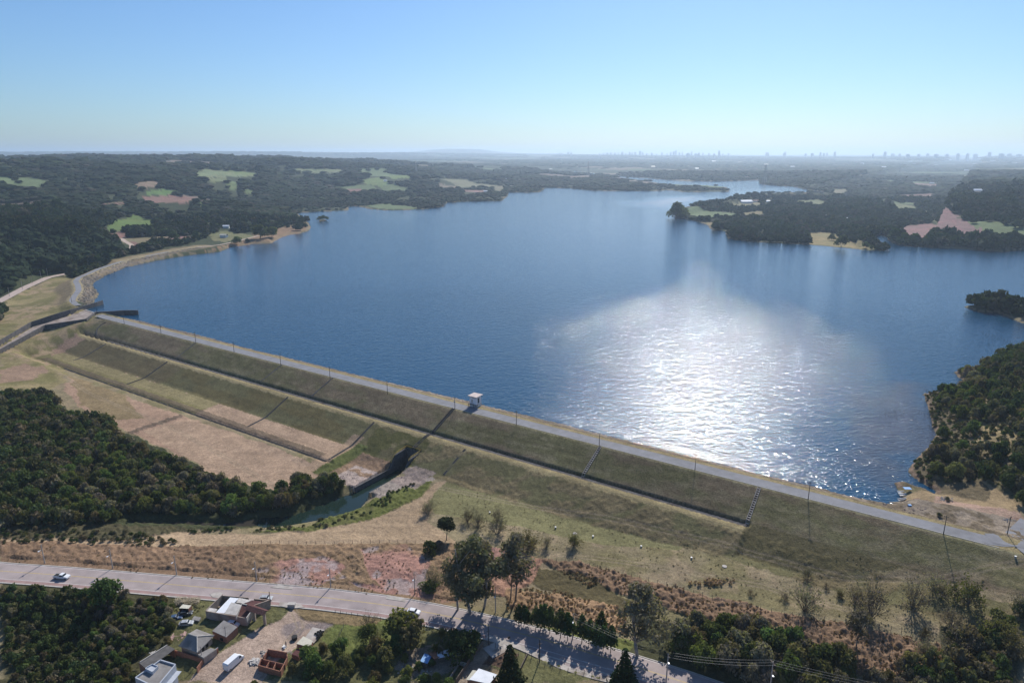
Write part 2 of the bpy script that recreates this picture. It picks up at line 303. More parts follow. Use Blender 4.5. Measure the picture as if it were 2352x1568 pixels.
# ---------------------------------------------------------------- ground sheet
az=np.concatenate([np.radians(np.arange(-180,-60,5.)),np.radians(np.arange(-60,-41,.5)),np.radians(np.arange(-41,41,.1)),np.radians(np.arange(41,60,.5)),np.radians(np.arange(60,180,5.))])
rs=[8.,40.,80.,110.,125.,133.]; r=138.
while r<30000: rs.append(r); r+=max(.42,min(r*r/95000.,r*.011))
rs=np.array(rs); NA=len(az); NRr=len(rs)
GX=np.outer(rs,np.sin(az)).ravel(); GY=np.outer(rs,np.cos(az)).ravel()
print('ground verts',len(GX))
GZ=H(GX,GY); GQ=SD(GX,GY); GS,GN=SN(GX,GY); GR=np.hypot(GX,GY)
OLIVE=(.15,.135,.065);STRAW=(.38,.265,.18);DRY=(.245,.20,.12);GREEN=(.105,.135,.035);REED=(.225,.145,.09);RED=(.36,.20,.155);SOIL=(.17,.11,.08);GRAV=(.30,.25,.21);SCRUB=(.085,.075,.04);DUST=(.40,.30,.235);YEL=(.25,.22,.075)
col=np.zeros((len(GX),4)); col[:,:3]=(.05,.06,.028)
def put(m,c,k=1.,t=None):
    m=(m*k)[:,None] if m.dtype!=bool else m[:,None]*k
    col[:,:3]=col[:,:3]*(1-m)+np.array(c)*m
    if t is not None: col[:,3]=col[:,3]*(1-m[:,0])+t*m[:,0]
wx=GX+(fbm(GX/7,GY/7,3,41)-.5)*np.clip(GR*.012,2,40); wy=GY+(fbm(GX/7,GY/7,3,42)-.5)*np.clip(GR*.012,2,40)
wx2=GX+(fbm(GX/1.6,GY/1.6,2,43)-.5)*1.2; wy2=GY+(fbm(GX/1.6,GY/1.6,2,44)-.5)*1.2
def hp(P): return hits(P)[:,:2]
def paint(P,c,t=None,k=1.,crisp=False):
    put(inside(wx2 if crisp else wx,wy2 if crisp else wy,hp(P)),c,k,t)
near=GR<520
# --- far country
n1=fbm(GX/300,GY/300,4,51); farg=(GR>3200)
put(sst(.60,.64,n1)*farg,(.10,.13,.06)); put(sst(.62,.66,fbm(GX/420,GY/420,4,52))*farg,(.17,.14,.09))
# scattered plots among the far woods: skewed grid cells, a few of them cleared
def plot(x,y):
    a=x*.86+y*.5+(fbm(x/120,y/120,2,201)-.5)*90; b=-x*.5+y*.86+(fbm(x/120,y/120,2,202)-.5)*90; L_=np.where(np.hypot(x,y)>2300,210.,120.); i=np.floor(a/L_); j=np.floor(b/(L_*1.7)); k=_h(i,j,9); fa_=a/L_-i; fb_=b/(L_*1.7)-j
    return np.where((k<.2)&(fa_>.1)&(fa_<.9)&(fb_>.08)&(fb_<.92)&(np.hypot(x,y)>880),1+np.floor(_h(i,j,10)*3.99),0)
pk=plot(GX,GY)
for i_,c_ in enumerate(((.13,.165,.075),(.19,.185,.11),(.20,.155,.12),(.14,.18,.085))): put((pk==i_+1)&(GQ>15)&(GR<9000),c_)
# --- valley floor default
val=(GR<640)&(GQ>0)&((GN>-8)|(GS>438)|(GS<-95))
nA=fbm(GX/18,GY/18,4,61); nB=fbm(GX/5,GY/5,3,62); nC=fbm(GX/40,GY/40,3,63)
put(val,DRY,1,.15); put(val*sst(.45,.7,nA),(.20,.17,.085)); put(val*sst(.55,.72,nB),(.31,.235,.15),.6)
FP=[ # painted land cover: outline on the photograph, colour, tussock height
 ([(0,905),(90,900),(160,940),(260,985),(330,1010),(400,1050),(520,1100),(640,1130),(700,1090),(790,1110),(790,1140),(740,1165),(660,1190),(560,1215),(0,1215)],(.055,.06,.028),.8),
 ([(0,1205),(400,1210),(560,1240),(380,1262),(0,1250)],SCRUB,.9),
 ([(400,1222),(600,1228),(800,1206),(940,1158),(1005,1108),(1030,1100),(1000,1150),(985,1200),(1060,1250),(900,1247),(560,1252),(0,1246),(0,1238),(300,1240)],(.36,.26,.165),.25),
 ([(0,1244),(560,1254),(580,1338),(401,1325),(134,1303),(0,1294)],REED,.8),
 ([(560,1252),(900,1248),(1060,1252),(1200,1280),(1180,1340),(1020,1392),(887,1370),(746,1352),(580,1338)],(.24,.16,.095),.7),
 ([(840,1160),(905,1128),(960,1090),(1000,1100),(970,1140),(930,1160),(850,1195),(700,1222),(560,1222),(700,1210)],(.115,.125,.035),.7),
 ([(853,1140),(925,1092),(962,1075),(1010,1085),(1000,1102),(930,1118),(870,1145)],GRAV,.3),
 ([(700,1213),(780,1195),(840,1165),(860,1175),(800,1205),(720,1218)],(.13,.13,.045),.8),
 ([(1030,1100),(1110,1110),(1250,1160),(1400,1180),(1600,1230),(1560,1260),(1380,1250),(1200,1210),(1000,1180),(985,1150)],(.195,.18,.085),.15),
 ([(1240,1285),(1330,1290),(1480,1335),(1700,1385),(1960,1440),(2160,1480),(2250,1500),(2200,1568),(2000,1560),(1850,1500),(1700,1450),(1500,1390),(1440,1370),(1330,1335)],REED,1.),
 ([(1225,1300),(1330,1318),(1430,1372),(1500,1400),(1430,1420),(1300,1370),(1220,1345)],(.105,.085,.042),.3),
 ([(1170,1260),(1250,1290),(1220,1340),(1160,1370),(1090,1350),(1100,1270)],(.33,.19,.13),.8),
 ([(1160,1350),(1300,1370),(1440,1400),(1440,1460),(1340,1430),(1250,1400),(1170,1400)],(.33,.21,.12),.8),
 ([(1230,1440),(1330,1440),(1450,1470),(1540,1510),(1560,1545),(1435,1506),(1311,1472),(1180,1432)],(.15,.16,.05),.4),
 ([(1500,1420),(1960,1510),(1960,1568),(1640,1568),(1440,1500)],(.07,.07,.035),.8),
 ([(2160,1440),(2352,1400),(2352,1568),(2160,1568)],(.085,.08,.045),.9),
 # bottom left and village
 ([(0,1325),(134,1337),(267,1352),(401,1362),(478,1366),(478,1400),(380,1470),(330,1568),(0,1568)],(.075,.07,.035),.9),
 ([(401,1362),(478,1366),(746,1392),(999,1433),(1130,1465),(1110,1568),(320,1568),(380,1470)],(.13,.125,.055),.4),
 ([(1130,1465),(1200,1475),(1435,1550),(1500,1568),(1080,1568)],(.15,.145,.065),.3)]
for P,c,t in FP: put(inside(wx,wy,hp(P))&near,c,1,t)
# red earth along the road
for P in ([(580,1318),(640,1290),(740,1280),(800,1300),(740,1345),(620,1336)],[(830,1262),(930,1250),(990,1290),(970,1350),(900,1365),(850,1330)],[(800,1340),(990,1352),(1010,1375),(880,1362)],[(1060,1255),(1150,1260),(1140,1310),(1070,1320)],[(1000,1350),(1050,1340),(1060,1380),(1010,1385)]):
    m=inside(wx,wy,hp(P)); put(m*sst(.33,.55,nA),RED,1,.35); put(m*sst(.55,.65,nB),(.36,.29,.27),.8,.1)
put(inside(wx,wy,hp([(590,1330),(700,1290),(770,1295),(800,1330),(680,1345)]))*sst(.4,.5,nB),(.37,.30,.29),.7,.1)
# village yard, lanes, plots
paint([(672,1387),(727,1388),(712,1405),(790,1412),(700,1470),(640,1520),(600,1568),(425,1568),(470,1520),(530,1482),(590,1446),(645,1425)],DUST,.05)
m=inside(wx,wy,hp([(640,1440),(700,1420),(790,1418),(700,1475),(600,1480)])); put(m*sst(.45,.62,nB),(.22,.18,.17),.9,.05)
put(inside(wx,wy,hp([(1112,1470),(1150,1472),(1100,1568),(1040,1568)])),(.30,.24,.18),1,.05)
put(inside(wx,wy,hp([(1150,1490),(1168,1497),(1085,1568),(1068,1568)])),(.28,.22,.16),1,.05)
paint([(1135,1490),(1190,1505),(1170,1540),(1105,1528)],(.11,.07,.05),.15)
paint([(1105,1530),(1165,1545),(1150,1568),(1085,1568)],(.27,.21,.13),.1)
paint([(930,1495),(1010,1480),(1060,1530),(990,1560),(900,1540)],(.25,.20,.15),.5)
paint([(800,1400),(900,1412),(960,1440),(900,1520),(800,1520),(740,1470)],(.13,.145,.045),.3)
paint([(660,1393),(745,1397),(880,1420),(860,1440),(700,1425)],(.22,.16,.085),.4)
# beach and junction at the right abutment
paint([(2055,1150),(2110,1128),(2160,1128),(2200,1110),(2250,1105),(2300,1130),(2352,1165),(2352,1260),(2300,1245),(2170,1205),(2080,1180)],(.30,.22,.125),.15)
paint([(2060,1152),(2130,1150),(2200,1170),(2180,1192),(2080,1178)],(.23,.14,.10),.2)
paint([(2145,1140),(2352,1178),(2352,1196),(2230,1180),(2140,1165)],(.36,.24,.18),.1)
wr=hp([(2105,1118),(2086,1083),(2116,1042),(2152,999),(2130,937),(2124,905),(2209,899),(2190,855),(2268,831),(2400,790),(2400,1200),(2300,1130),(2250,1105),(2170,1115)])
m=inside(wx,wy,wr); put(m,(.12,.105,.055),1,.9); put(m*sst(.5,.6,nA),(.22,.17,.10),.6,.6)
paint([(2170,980),(2330,960),(2352,1010),(2250,1040),(2190,1020)],(.27,.21,.11),.6)
put(m*(1-sst(.5,2.5,GQ)),(.20,.145,.10),.6,.3)
put((GS>438)&(GN<-34)&(GR<520)&(GQ>0)&(GQ<16),(.125,.10,.06),.9,.5); put((GS>438)&(GN<-34)&(GR<520)&(GQ>0)&(GQ<1.6),(.22,.15,.11),.7)
# left abutment round the spillway
ab=hp([(0,700),(60,665),(150,632),(176,640),(170,660),(163,690),(215,725),(215,770),(235,800),(148,841),(150,880),(90,900),(0,905)])
m=inside(wx,wy,ab); put(m,(.25,.205,.10),1,.15); put(m*sst(.42,.6,nA),(.16,.145,.06),.9); put(m*sst(.52,.62,nC)*sst(.45,.55,nB),(.33,.24,.15),.8)
paint([(120,800),(180,765),(205,775),(170,830),(110,835),(90,850)],(.30,.20,.14),.5)
paint([(0,850),(60,835),(110,850),(60,875),(0,880)],(.28,.19,.13),.4)
# dam faces, by distance from the crest kerb
inS=(GS>-76)&(GS<487)
ns=GN+(fbm(GX/3,GY/3,2,71)-.5)*2.2
put(inS&(ns>-9.5)&(ns<1),(.26,.21,.11),1,.05)
put(inS&(GN<-8.8)&(GN>-24),(.16,.125,.085),1,.25); put(inS&(GN<-10.5)&(GN>-24)&(nB>.5),(.27,.22,.17),.8)
sl=inS&(GN>.7)&(GN<17); put(sl,OLIVE,1,.12); put(sl*sst(.42,.62,fbm(GS/22,GN/9,4,72)),(.19,.145,.09)); put(sl*sst(.5,.7,fbm(GS/5,GN/2,3,73)),(.24,.20,.12),.5)
put(inS&(GN>.4)&(GN<1.3),(.28,.25,.14),.7)
e2=(GS>-62)&(GS<250); lo=e2&(GN>20)&(GN<=37.5)
put(e2&(ns>37)&(GN<53),STRAW,1,.1); put(lo,OLIVE,1,.12)
p1=e2&(ns>37.5)&(GN<52.5)&(GS<120); put(p1,(.19,.165,.07)); put(p1&(ns<46),(.24,.20,.10))
put(lo*sst(.45,.6,fbm(GS/20,GN/8,4,74)),(.155,.125,.055),.8); put(lo&(GS<60),(.15,.115,.065),.6)
rr=(GS>262)&(GS<487)&(GN>20.5)&(ns<39-sst(300,420,GS)*6); put(rr,OLIVE,1,.2); put(rr*sst(.42,.58,fbm(GX/9,GY/5,4,75)),(.20,.155,.085),.8,.4)
put((GS>403)&(GS<470)&(GN>16)&(ns<30-sst(410,470,GS)*16),(.125,.105,.05),.9)
mid=(GS>228)&(GS<262)&(GN>20)&(ns<40); put(mid,(.10,.095,.035),1,.25); put(mid*sst(.5,.6,nB),(.2,.16,.09),.6)
put(inS&(GS<403)&(GN>17)&(ns<21.5),(.29,.235,.125),1,.1); put(inS&(GN>15.3)&(GN<17.6)&(GS<403),(.05,.045,.03),.7,.1)  # last band: shade of the steep ditch side painted into the ground colour
put(e2&(GN>47.5)&(GN<51.6),(.14,.105,.07),.8,.5)
paint([(160,862),(300,915),(430,958),(735,1068),(765,1088),(700,1098),(640,1132),(500,1092),(330,1008),(200,945),(150,900)],(.36,.24,.165),.18)
paint([(330,990),(440,962),(735,1070),(765,1090),(640,1132),(480,1085)],STRAW,.18); paint([(160,862),(280,905),(330,960),(260,965),(190,930)],(.25,.185,.10),.2)
for a,b in (((425,957),(300,998)),((660,970),(555,992))):
    pass
st=hp([(425,957),(300,998),(292,992),(415,952)]); put(inside(wx2,wy2,st),(.15,.11,.08),.9,.6)
put((GS>229)&(GS<251)&(GN>38)&(ns<61),(.25,.165,.105),1,.5); put((GS>237)&(GS<251)&(GN>46)&(ns<61)&(nB>.4),(.42,.34,.30),.8,.4)
put((GS>224)&(GS<233)&(GN>34)&(ns<62),(.10,.11,.035),1,.5); put((GS>219)&(GS<226)&(GN>30)&(GN<64),(.36,.25,.165),.9,.1)
put((GS>261)&(GS<276)&(GN>36)&(ns<50)&(nB>.42),(.27,.21,.18),.9,.4)
mw=fbm(GS/30,GN/.9,2,171); mk_=inS&(((GN>.7)&(GN<15))|((GN>20)&(GN<52)&(GS<250))); col[:,:3]*=np.where(mk_,.80+.4*mw,1.)[:,None]
wv=fbm(GX/24,GY/2.2,3,172); col[:,:3]*=np.where(val&~mk_,.84+.32*wv,1.)[:,None]
for P_ in ([(1010,1120),(1150,1150),(1400,1190),(1700,1262),(1950,1330),(2150,1330),(2352,1290)],[(1000,1195),(1120,1240),(1300,1275),(1500,1300),(1750,1345),(1950,1400)],[(2352,1185),(2230,1170),(2140,1145)],[(2330,1235),(2240,1200),(2150,1160)],[(600,1568),(640,1500),(690,1440),(672,1395)],[(120,845),(200,900),(400,985),(640,1120)]):
    q_=hp(P_); d_=np.abs(pdist(GX,GY,[np.array(a) for a in q_])-.85); put(near*(1-sst(.15,.5,d_)),(.30,.235,.16),.55,.05)
# banks, dike
dk=pdist(GX,GY,DIKE); m=(GQ>0)&(dk<40)&(GY>560)&(GX<-320); put(m*(1-sst(14,20,dk)),(.235,.18,.105),1,.15); put(m&(dk<16)&(GQ<15)&(nB>.42),(.20,.165,.14),.8,.4); put(m&(dk<5.),(.30,.25,.15),.8)
paint([(470,583),(550,552),(600,532),(700,512),(716,524),(690,538),(620,560),(527,572)],(.23,.15,.09),.3)
put((GQ>0)&(GQ<np.clip(GR*.004,1.2,9))&(GR>480),(.20,.16,.10),.8)
# --- fields in the distance
FLD=[([(445,394),(480,388),(520,392),(600,402),(590,406),(500,408),(445,404)],(.20,.27,.12)),([(520,392),(600,400),(598,405),(540,401)],(.17,.25,.09)),([(310,420),(345,416),(375,418),(370,428),(330,432),(305,430)],(.24,.21,.13)),([(325,441),(385,433),(423,441),(400,447),(340,447)],(.11,.22,.06)),
([(325,453),(380,448),(430,450),(458,458),(430,468),(380,466),(330,458)],(.23,.155,.11)),([(205,478),(240,470),(285,462),(290,468),(230,478)],(.22,.15,.11)),([(470,408),(520,406),(521,418),(490,421)],(.15,.2,.08)),([(527,414),(548,420),(550,434),(535,438),(523,430)],(.14,.21,.075)),([(560,432),(600,440),(580,446),(555,443)],(.13,.19,.07)),
([(270,505),(310,494),(355,506),(350,520),(300,521),(240,526)],(.12,.20,.05)),([(205,529),(250,520),(300,523),(290,532),(215,532)],(.11,.18,.05)),([(232,538),(330,545),(405,541),(415,547),(380,556),(300,560),(250,548)],(.17,.17,.085)),([(225,537),(280,533),(310,540),(280,547)],(.22,.15,.11)),([(350,552),(400,541),(460,545),(420,556)],(.22,.16,.12)),
([(480,537),(520,530),(560,537),(590,542),(560,552),(520,556),(490,553)],(.17,.19,.08)),([(300,555),(345,560),(330,572),(300,574)],(.2,.14,.1)),([(74,388),(105,389),(100,394),(76,393)],(.12,.2,.07)),([(140,390),(200,388),(205,392),(150,396)],(.12,.2,.07)),([(640,392),(790,390),(780,396),(660,398)],(.18,.24,.11)),
([(820,418),(870,407),(895,420),(880,430),(850,424)],(.16,.24,.08)),([(875,404),(940,402),(950,408),(900,411)],(.16,.24,.08)),([(795,435),(830,432),(832,440),(800,442)],(.24,.16,.12)),([(455,468),(470,462),(472,476),(460,478)],(.13,.2,.07)),([(1000,420),(1050,428),(1040,433),(1005,428)],(.2,.19,.12)),([(1060,436),(1120,437),(1115,442),(1065,441)],(.24,.18,.13)),([(1130,425),(1160,428),(1150,440),(1135,436)],(.19,.2,.11)),
([(1858,536),(1900,533),(1950,550),(2000,565),(2040,572),(2000,575),(1930,568),(1860,561)],(.25,.235,.10)),([(1830,462),(1880,458),(1900,466),(1880,474),(1840,470)],(.18,.22,.1)),([(2062,520),(2140,512),(2230,517),(2280,538),(2200,546),(2110,544),(2080,540)],(.23,.165,.135)),([(2020,462),(2060,466),(2100,474),(2180,480),(2130,484),(2060,478)],(.18,.22,.1)),([(1700,490),(1750,484),(1760,490),(1710,498)],(.2,.2,.09)),([(1625,512),(1665,508),(1660,516),(1630,519)],(.24,.22,.11)),([(1680,464),(1740,462),(1750,470),(1700,474)],(.2,.21,.1)),
([(2060,448),(2140,444),(2160,452),(2070,455)],(.22,.17,.12)),([(1910,436),(1950,434),(1945,442),(1915,443)],(.19,.2,.11)),([(2180,430),(2230,428),(2225,436),(2185,437)],(.2,.2,.12)),([(1300,405),(1360,402),(1355,408),(1310,410)],(.2,.18,.12)),([(2090,420),(2160,424),(2150,430),(2100,428)],(.22,.17,.13))]
FLDW=[]
for P,c in FLD:
    q=hp(P); FLDW.append(q); c=(c[0]*.95,c[1]*.85,c[2]*.95); put(inside(wx,wy,q)&(GQ>0),c,1,.0); put(inside(wx,wy,q)&(GQ>0)&(fbm(wx/45,wy/14,3,211)>.55),(c[0]*1.25,c[1]*1.05,c[2]*1.1),.6)
islw=sdf(GX,GY,ISL)<1
h2=GZ+col[:,3]*(GR<480)*(fbm(GX/1.3,GY/1.3,2,91)**1.5)*1.6*sst(140,142,GR+9)
h2=h2+inS*(GN<-9.5)*(GN>-19)*(vnoise(GX/.9,GY/.9,95)-.4)*.55
rdm=(pdist(GX,GY,ROAD)<8)|((dk<3.6))|(pdist(GX,GY,LROAD)<5)|((GN>-7)&(GN<.4)&inS); h2=np.where(rdm,GZ,h2)
idx=np.arange(NA); nx=np.roll(idx,-1)
fa=[]
base_i=(np.arange(NRr-1)*NA)[:,None]
F=np.stack([base_i+idx,base_i+nx,base_i+NA+nx,base_i+NA+idx],-1).reshape(-1,4)
F=F[:,::-1]
GV=np.c_[GX,GY,h2]
def ground_mat():
    m=bpy.data.materials.new('ground_cover'); m.use_nodes=True; t=m.node_tree; L=t.links.new; p=t.nodes['Principled BSDF']
    g=t.nodes.new('ShaderNodeNewGeometry'); a=_n(t,'ShaderNodeAttribute',attribute_name='cover'); c=a.outputs['Color']
    for sc_,v in ((.03,.16),(.22,.2),(1.1,.28),(3.2,.32)):
        n=_n(t,'ShaderNodeTexNoise',Scale=sc_,Detail=5.,Roughness=.65); L(g.outputs['Position'],n.inputs['Vector'])
        mr=_n(t,'ShaderNodeMapRange'); mr.inputs[1].default_value=.3; mr.inputs[2].default_value=.7; mr.inputs[3].default_value=1-v; mr.inputs[4].default_value=1+v; L(n.outputs['Fac'],mr.inputs[0])
        s=_n(t,'ShaderNodeVectorMath',operation='SCALE'); L(c,s.inputs[0]); L(mr.outputs[0],s.inputs[3]); c=s.outputs[0]
    L(c,p.inputs['Base Color']); p.inputs['Roughness'].default_value=.95; p.inputs['Specular IOR Level'].default_value=.1
    nb=_n(t,'ShaderNodeTexNoise',Scale=1.7,Detail=6.,Roughness=.7); L(g.outputs['Position'],nb.inputs['Vector'])
    b=_n(t,'ShaderNodeBump'); b.inputs['Distance'].default_value=.35; b.inputs['Strength'].default_value=.8; L(nb.outputs['Fac'],b.inputs['Height']); L(b.outputs[0],p.inputs['Normal'])
    return m
g=link('ground',npmesh('ground',GV,F,col),ground_mat()); tag(g,kind='structure')
# ---------------------------------------------------------------- lake and stream water
def water_mat(name,deep,rough,amp,far):
    m=bpy.data.materials.new(name); m.use_nodes=True; t=m.node_tree; L=t.links.new; p=t.nodes['Principled BSDF']
    g=t.nodes.new('ShaderNodeNewGeometry'); a=_n(t,'ShaderNodeAttribute',attribute_name='calm'); sep=t.nodes.new('ShaderNodeSeparateColor'); L(a.outputs['Color'],sep.inputs[0])
    mx=_n(t,'ShaderNodeMix',data_type='RGBA'); mx.inputs[6].default_value=(*deep,1); mx.inputs[7].default_value=(.085,.06,.05,1); L(sep.outputs[1],mx.inputs[0]); L(mx.outputs[2],p.inputs['Base Color'])
    p.inputs['IOR'].default_value=1.33; p.inputs['Specular IOR Level'].default_value=.5
    ra=_n(t,'ShaderNodeMapRange'); ra.inputs[3].default_value=rough; ra.inputs[4].default_value=rough*.6; L(sep.outputs[0],ra.inputs[0]); rb=_n(t,'ShaderNodeMath',operation='MULTIPLY_ADD'); rb.inputs[1].default_value=.2; L(sep.outputs[2],rb.inputs[0]); L(ra.outputs[0],rb.inputs[2]); L(rb.outputs[0],p.inputs['Roughness'])
    prev=None
    mp=_n(t,'ShaderNodeMapping'); mp.inputs['Rotation'].default_value=(0,0,-.5); mp.inputs['Scale'].default_value=(1,1.7,1); L(g.outputs['Position'],mp.inputs[0])
    for sc_,d,det in ((.15,amp*1.2,2.),(.42,amp*1.25,2.),(1.25,amp*.3,2.)):
        n=_n(t,'ShaderNodeTexNoise',Scale=sc_,Detail=det); L(mp.outputs[0],n.inputs['Vector'])
        b=_n(t,'ShaderNodeBump'); b.inputs['Distance'].default_value=d
        r1=_n(t,'ShaderNodeMapRange'); r1.inputs[3].default_value=1.; r1.inputs[4].default_value=.3; L(sep.outputs[0],r1.inputs[0]); L(r1.outputs[0],b.inputs['Strength'])
        L(n.outputs['Fac'],b.inputs['Height'])
        if prev: L(prev.outputs[0],b.inputs['Normal'])
        prev=b
    L(prev.outputs[0],p.inputs['Normal']); return m
def pxw(P): return np.array([pj(u,v,0) for u,v in P])
vm=GQ<0
fm=vm[F].any(1)&(GR[F].max(1)<12000); Fl=F[fm]; used=np.unique(Fl); mp_=np.zeros(len(GX),int); mp_[used]=np.arange(len(used))
x=GX[used];y=GY[used]
q1=x+(fbm(x/50,y/50,4,5)-.5)*70; q2=y+(fbm(x/50,y/50,4,6)-.5)*70
calm=np.zeros(len(used))
for P,k in (([(1290,850),(1340,800),(1450,745),(1560,715),(1640,680),(1610,640),(1640,590),(1680,600),(1700,650),(1720,670),(1600,730),(1480,770),(1400,815),(1330,870)],.55),([(1380,880),(1440,862),(1470,868),(1420,884)],.5),([(1780,1085),(1880,1010),(1930,1010),(1900,1060),(1850,1110)],.3),([(0,500),(720,500),(900,520),(1150,640),(1250,800),(1180,960),(0,1000)],.45),([(1200,460),(1500,450),(1540,480),(1500,520),(1300,540),(1100,520)],.5),([(2000,1000),(2200,900),(2200,1120),(2060,1160),(1950,1140)],.25)):
    s_=sdf(q1,q2,pxw(P)); calm=np.maximum(calm,k*(1-sst(-45,30,s_)))
calm=np.maximum(calm,sst(.5,.62,fbm(x/260+5,y/90,4,15))*.35*sst(450,700,np.hypot(x,y)))
calm=np.maximum(calm,.62*sst(430,720,np.hypot(q1,q2)))
shal=1-sst(0,26,sdf(q1,q2,pxw([(2030,900),(2130,900),(2160,990),(2100,1090),(2070,1120),(2010,1080),(1990,980)]))+10)
gust=np.zeros(len(x))
for P_,k_ in (([(1430,466),(1500,455),(1600,448),(1640,455),(1600,468),(1545,488),(1500,480)],1.),([(1660,445),(1740,436),(1800,432),(1740,446)],.7)): gust=np.maximum(gust,k_*(1-sst(-90,60,sdf(q1,q2,pxw(P_)))))
print('gust',gust.max())
wc=np.c_[calm,shal*.55,gust,np.ones(len(x))]
o=link('lake_water',npmesh('lake_water',np.c_[x,y,np.zeros(len(x))],mp_[Fl],wc,'calm'),water_mat('lake_surface',(.005,.048,.105),.07,.40,1)); tag(o,kind='structure')
qs=sdf(GX,GY,STR); vm=(qs<1.5)&(GR<420); fm=vm[F].any(1); Fl=F[fm]; used=np.unique(Fl); mp_[used]=np.arange(len(used)); x=GX[used];y=GY[used]
wc=np.c_[np.full(len(x),.8),(x<-100)*.5,np.zeros(len(x)),np.ones(len(x))]
o=link('stream_water',npmesh('stream_water',np.c_[x,y,np.full(len(x),-16.95)],mp_[Fl],wc,'calm'),water_mat('stream_surface',(.014,.028,.022),.08,.08,0)); tag(o,kind='structure')
# ---------------------------------------------------------------- shared materials
MT=dict(
 conc=mat('shade_darkened_concrete',(.105,.097,.095),.9,.25,.8,.3,3.,dirt=(.06,.055,.052)),  # wall shade put into the colour: base and stain tones lowered
 paleconc=mat('pale_concrete',(.42,.38,.34),.9,.2,.6,.2,3.,dirt=(.28,.23,.19)),
 chute=mat('chute_concrete',(.33,.27,.23),.9,.3,.35,.3,2.,dirt=(.20,.15,.12)),
 asph=mat('grey_asphalt',(.20,.20,.215),.9,.13,.35,.2,4.,dirt=(.165,.165,.175)),
 pinkasph=mat('pink_grey_asphalt',(.34,.28,.265),.9,.14,.25,.15,5.,dirt=(.27,.225,.22)),
 redlane=mat('red_shoulder',(.32,.21,.19),.9,.15,.6),
 white=mat('white_paint',(.72,.71,.68),.6,.08,2.), line=mat('road_line_white',(.62,.58,.55),.7,.2,1.5), yline=mat('road_line_yellow',(.50,.36,.12),.7,.2,1.5),
 kerb=mat('kerb_stone',(.45,.42,.38),.9,.15,1.), track=mat('dirt_track',(.45,.35,.28),.95,.2,.4),
 pole=mat('dark_timber_pole',(.055,.045,.04),.8,.2,2.), cpole=mat('concrete_pole',(.40,.36,.33),.85,.15,2.), metal=mat('galvanised_steel',(.45,.46,.47),.4,.1,2.,metal=.6),
 lamp=mat('lamp_head_white',(.75,.76,.78),.35,.05,2.), wire=mat('cable_black',(.12,.12,.13),.5,.05,1.), wood=mat('fence_timber',(.17,.13,.10),.9,.25,3.),
 yellow=mat('yellow_railing',(.62,.42,.06),.5,.1,2.), rock=mat('rip_rap_stone',(.27,.23,.20),.95,.35,1.5,.6,4.,rand=.25),
 wall=mat('cement_render',(.36,.29,.24),.9,.18,.9,.2,5.,dirt=(.27,.19,.14)), brick=mat('red_brick',(.29,.13,.08),.9,.3,2.2,.4,9.,dirt=(.28,.13,.09)),
 fibro=mat('fibre_cement_roof',(.30,.28,.265),.85,.15,.7,dirt=(.22,.20,.185),wave=3.2,bump=.6), dfibro=mat('old_dark_fibre_cement',(.13,.12,.115),.9,.25,.8,dirt=(.08,.075,.07),wave=3.2,bump=.6),
 rwhite=mat('white_metal_roof',(.74,.76,.80),.45,.06,.6,wave=3.,bump=.4), rtrans=mat('translucent_sheet_roof',(.46,.43,.40),.5,.2,.8,dirt=(.32,.29,.27),wave=3.,bump=.4),
 tile=mat('red_tile_roof',(.20,.065,.055),.7,.22,1.2,wave=3.6,bump=.9,bdist=.15), cream=mat('cream_metal_roof',(.60,.56,.44),.5,.08,1.,wave=2.6,bump=.6),
 bluegrey=mat('blue_grey_render',(.42,.45,.50),.85,.08,1.), glass=mat('dark_window_glass',(.015,.02,.025),.08,.1,1.), dark=mat('dark_doorway',(.02,.018,.016),.9,.1,1.),
 carw=mat('car_paint_white',(.78,.79,.80),.25,.03,1.,coord='obj'), card=mat('car_paint_dark_grey',(.06,.065,.07),.25,.05,1.,coord='obj'), carb=mat('car_paint_blue',(.05,.09,.17),.3,.1,1.,coord='obj'), cars=mat('car_paint_silver',(.48,.48,.47),.35,.15,1.,coord='obj',metal=.3),
 tyre=mat('tyre_rubber',(.02,.02,.02),.9,.1,3.,coord='obj'), rim=mat('wheel_rim',(.35,.35,.36),.35,.05,1.,metal=.7,coord='obj'), red=mat('red_lens',(.35,.02,.02),.3,.05,1.), clear=mat('headlight_glass',(.75,.76,.75),.15,.05,1.),
 ply=mat('loose_timber',(.36,.28,.20),.9,.25,2.,rand=.3), blue=mat('blue_tarpaulin',(.10,.28,.55),.6,.1,1.), rust=mat('rusty_sheet',(.28,.12,.07),.9,.3,1.5), skin=mat('person_clothing',(.10,.10,.13),.9,.1,3.))
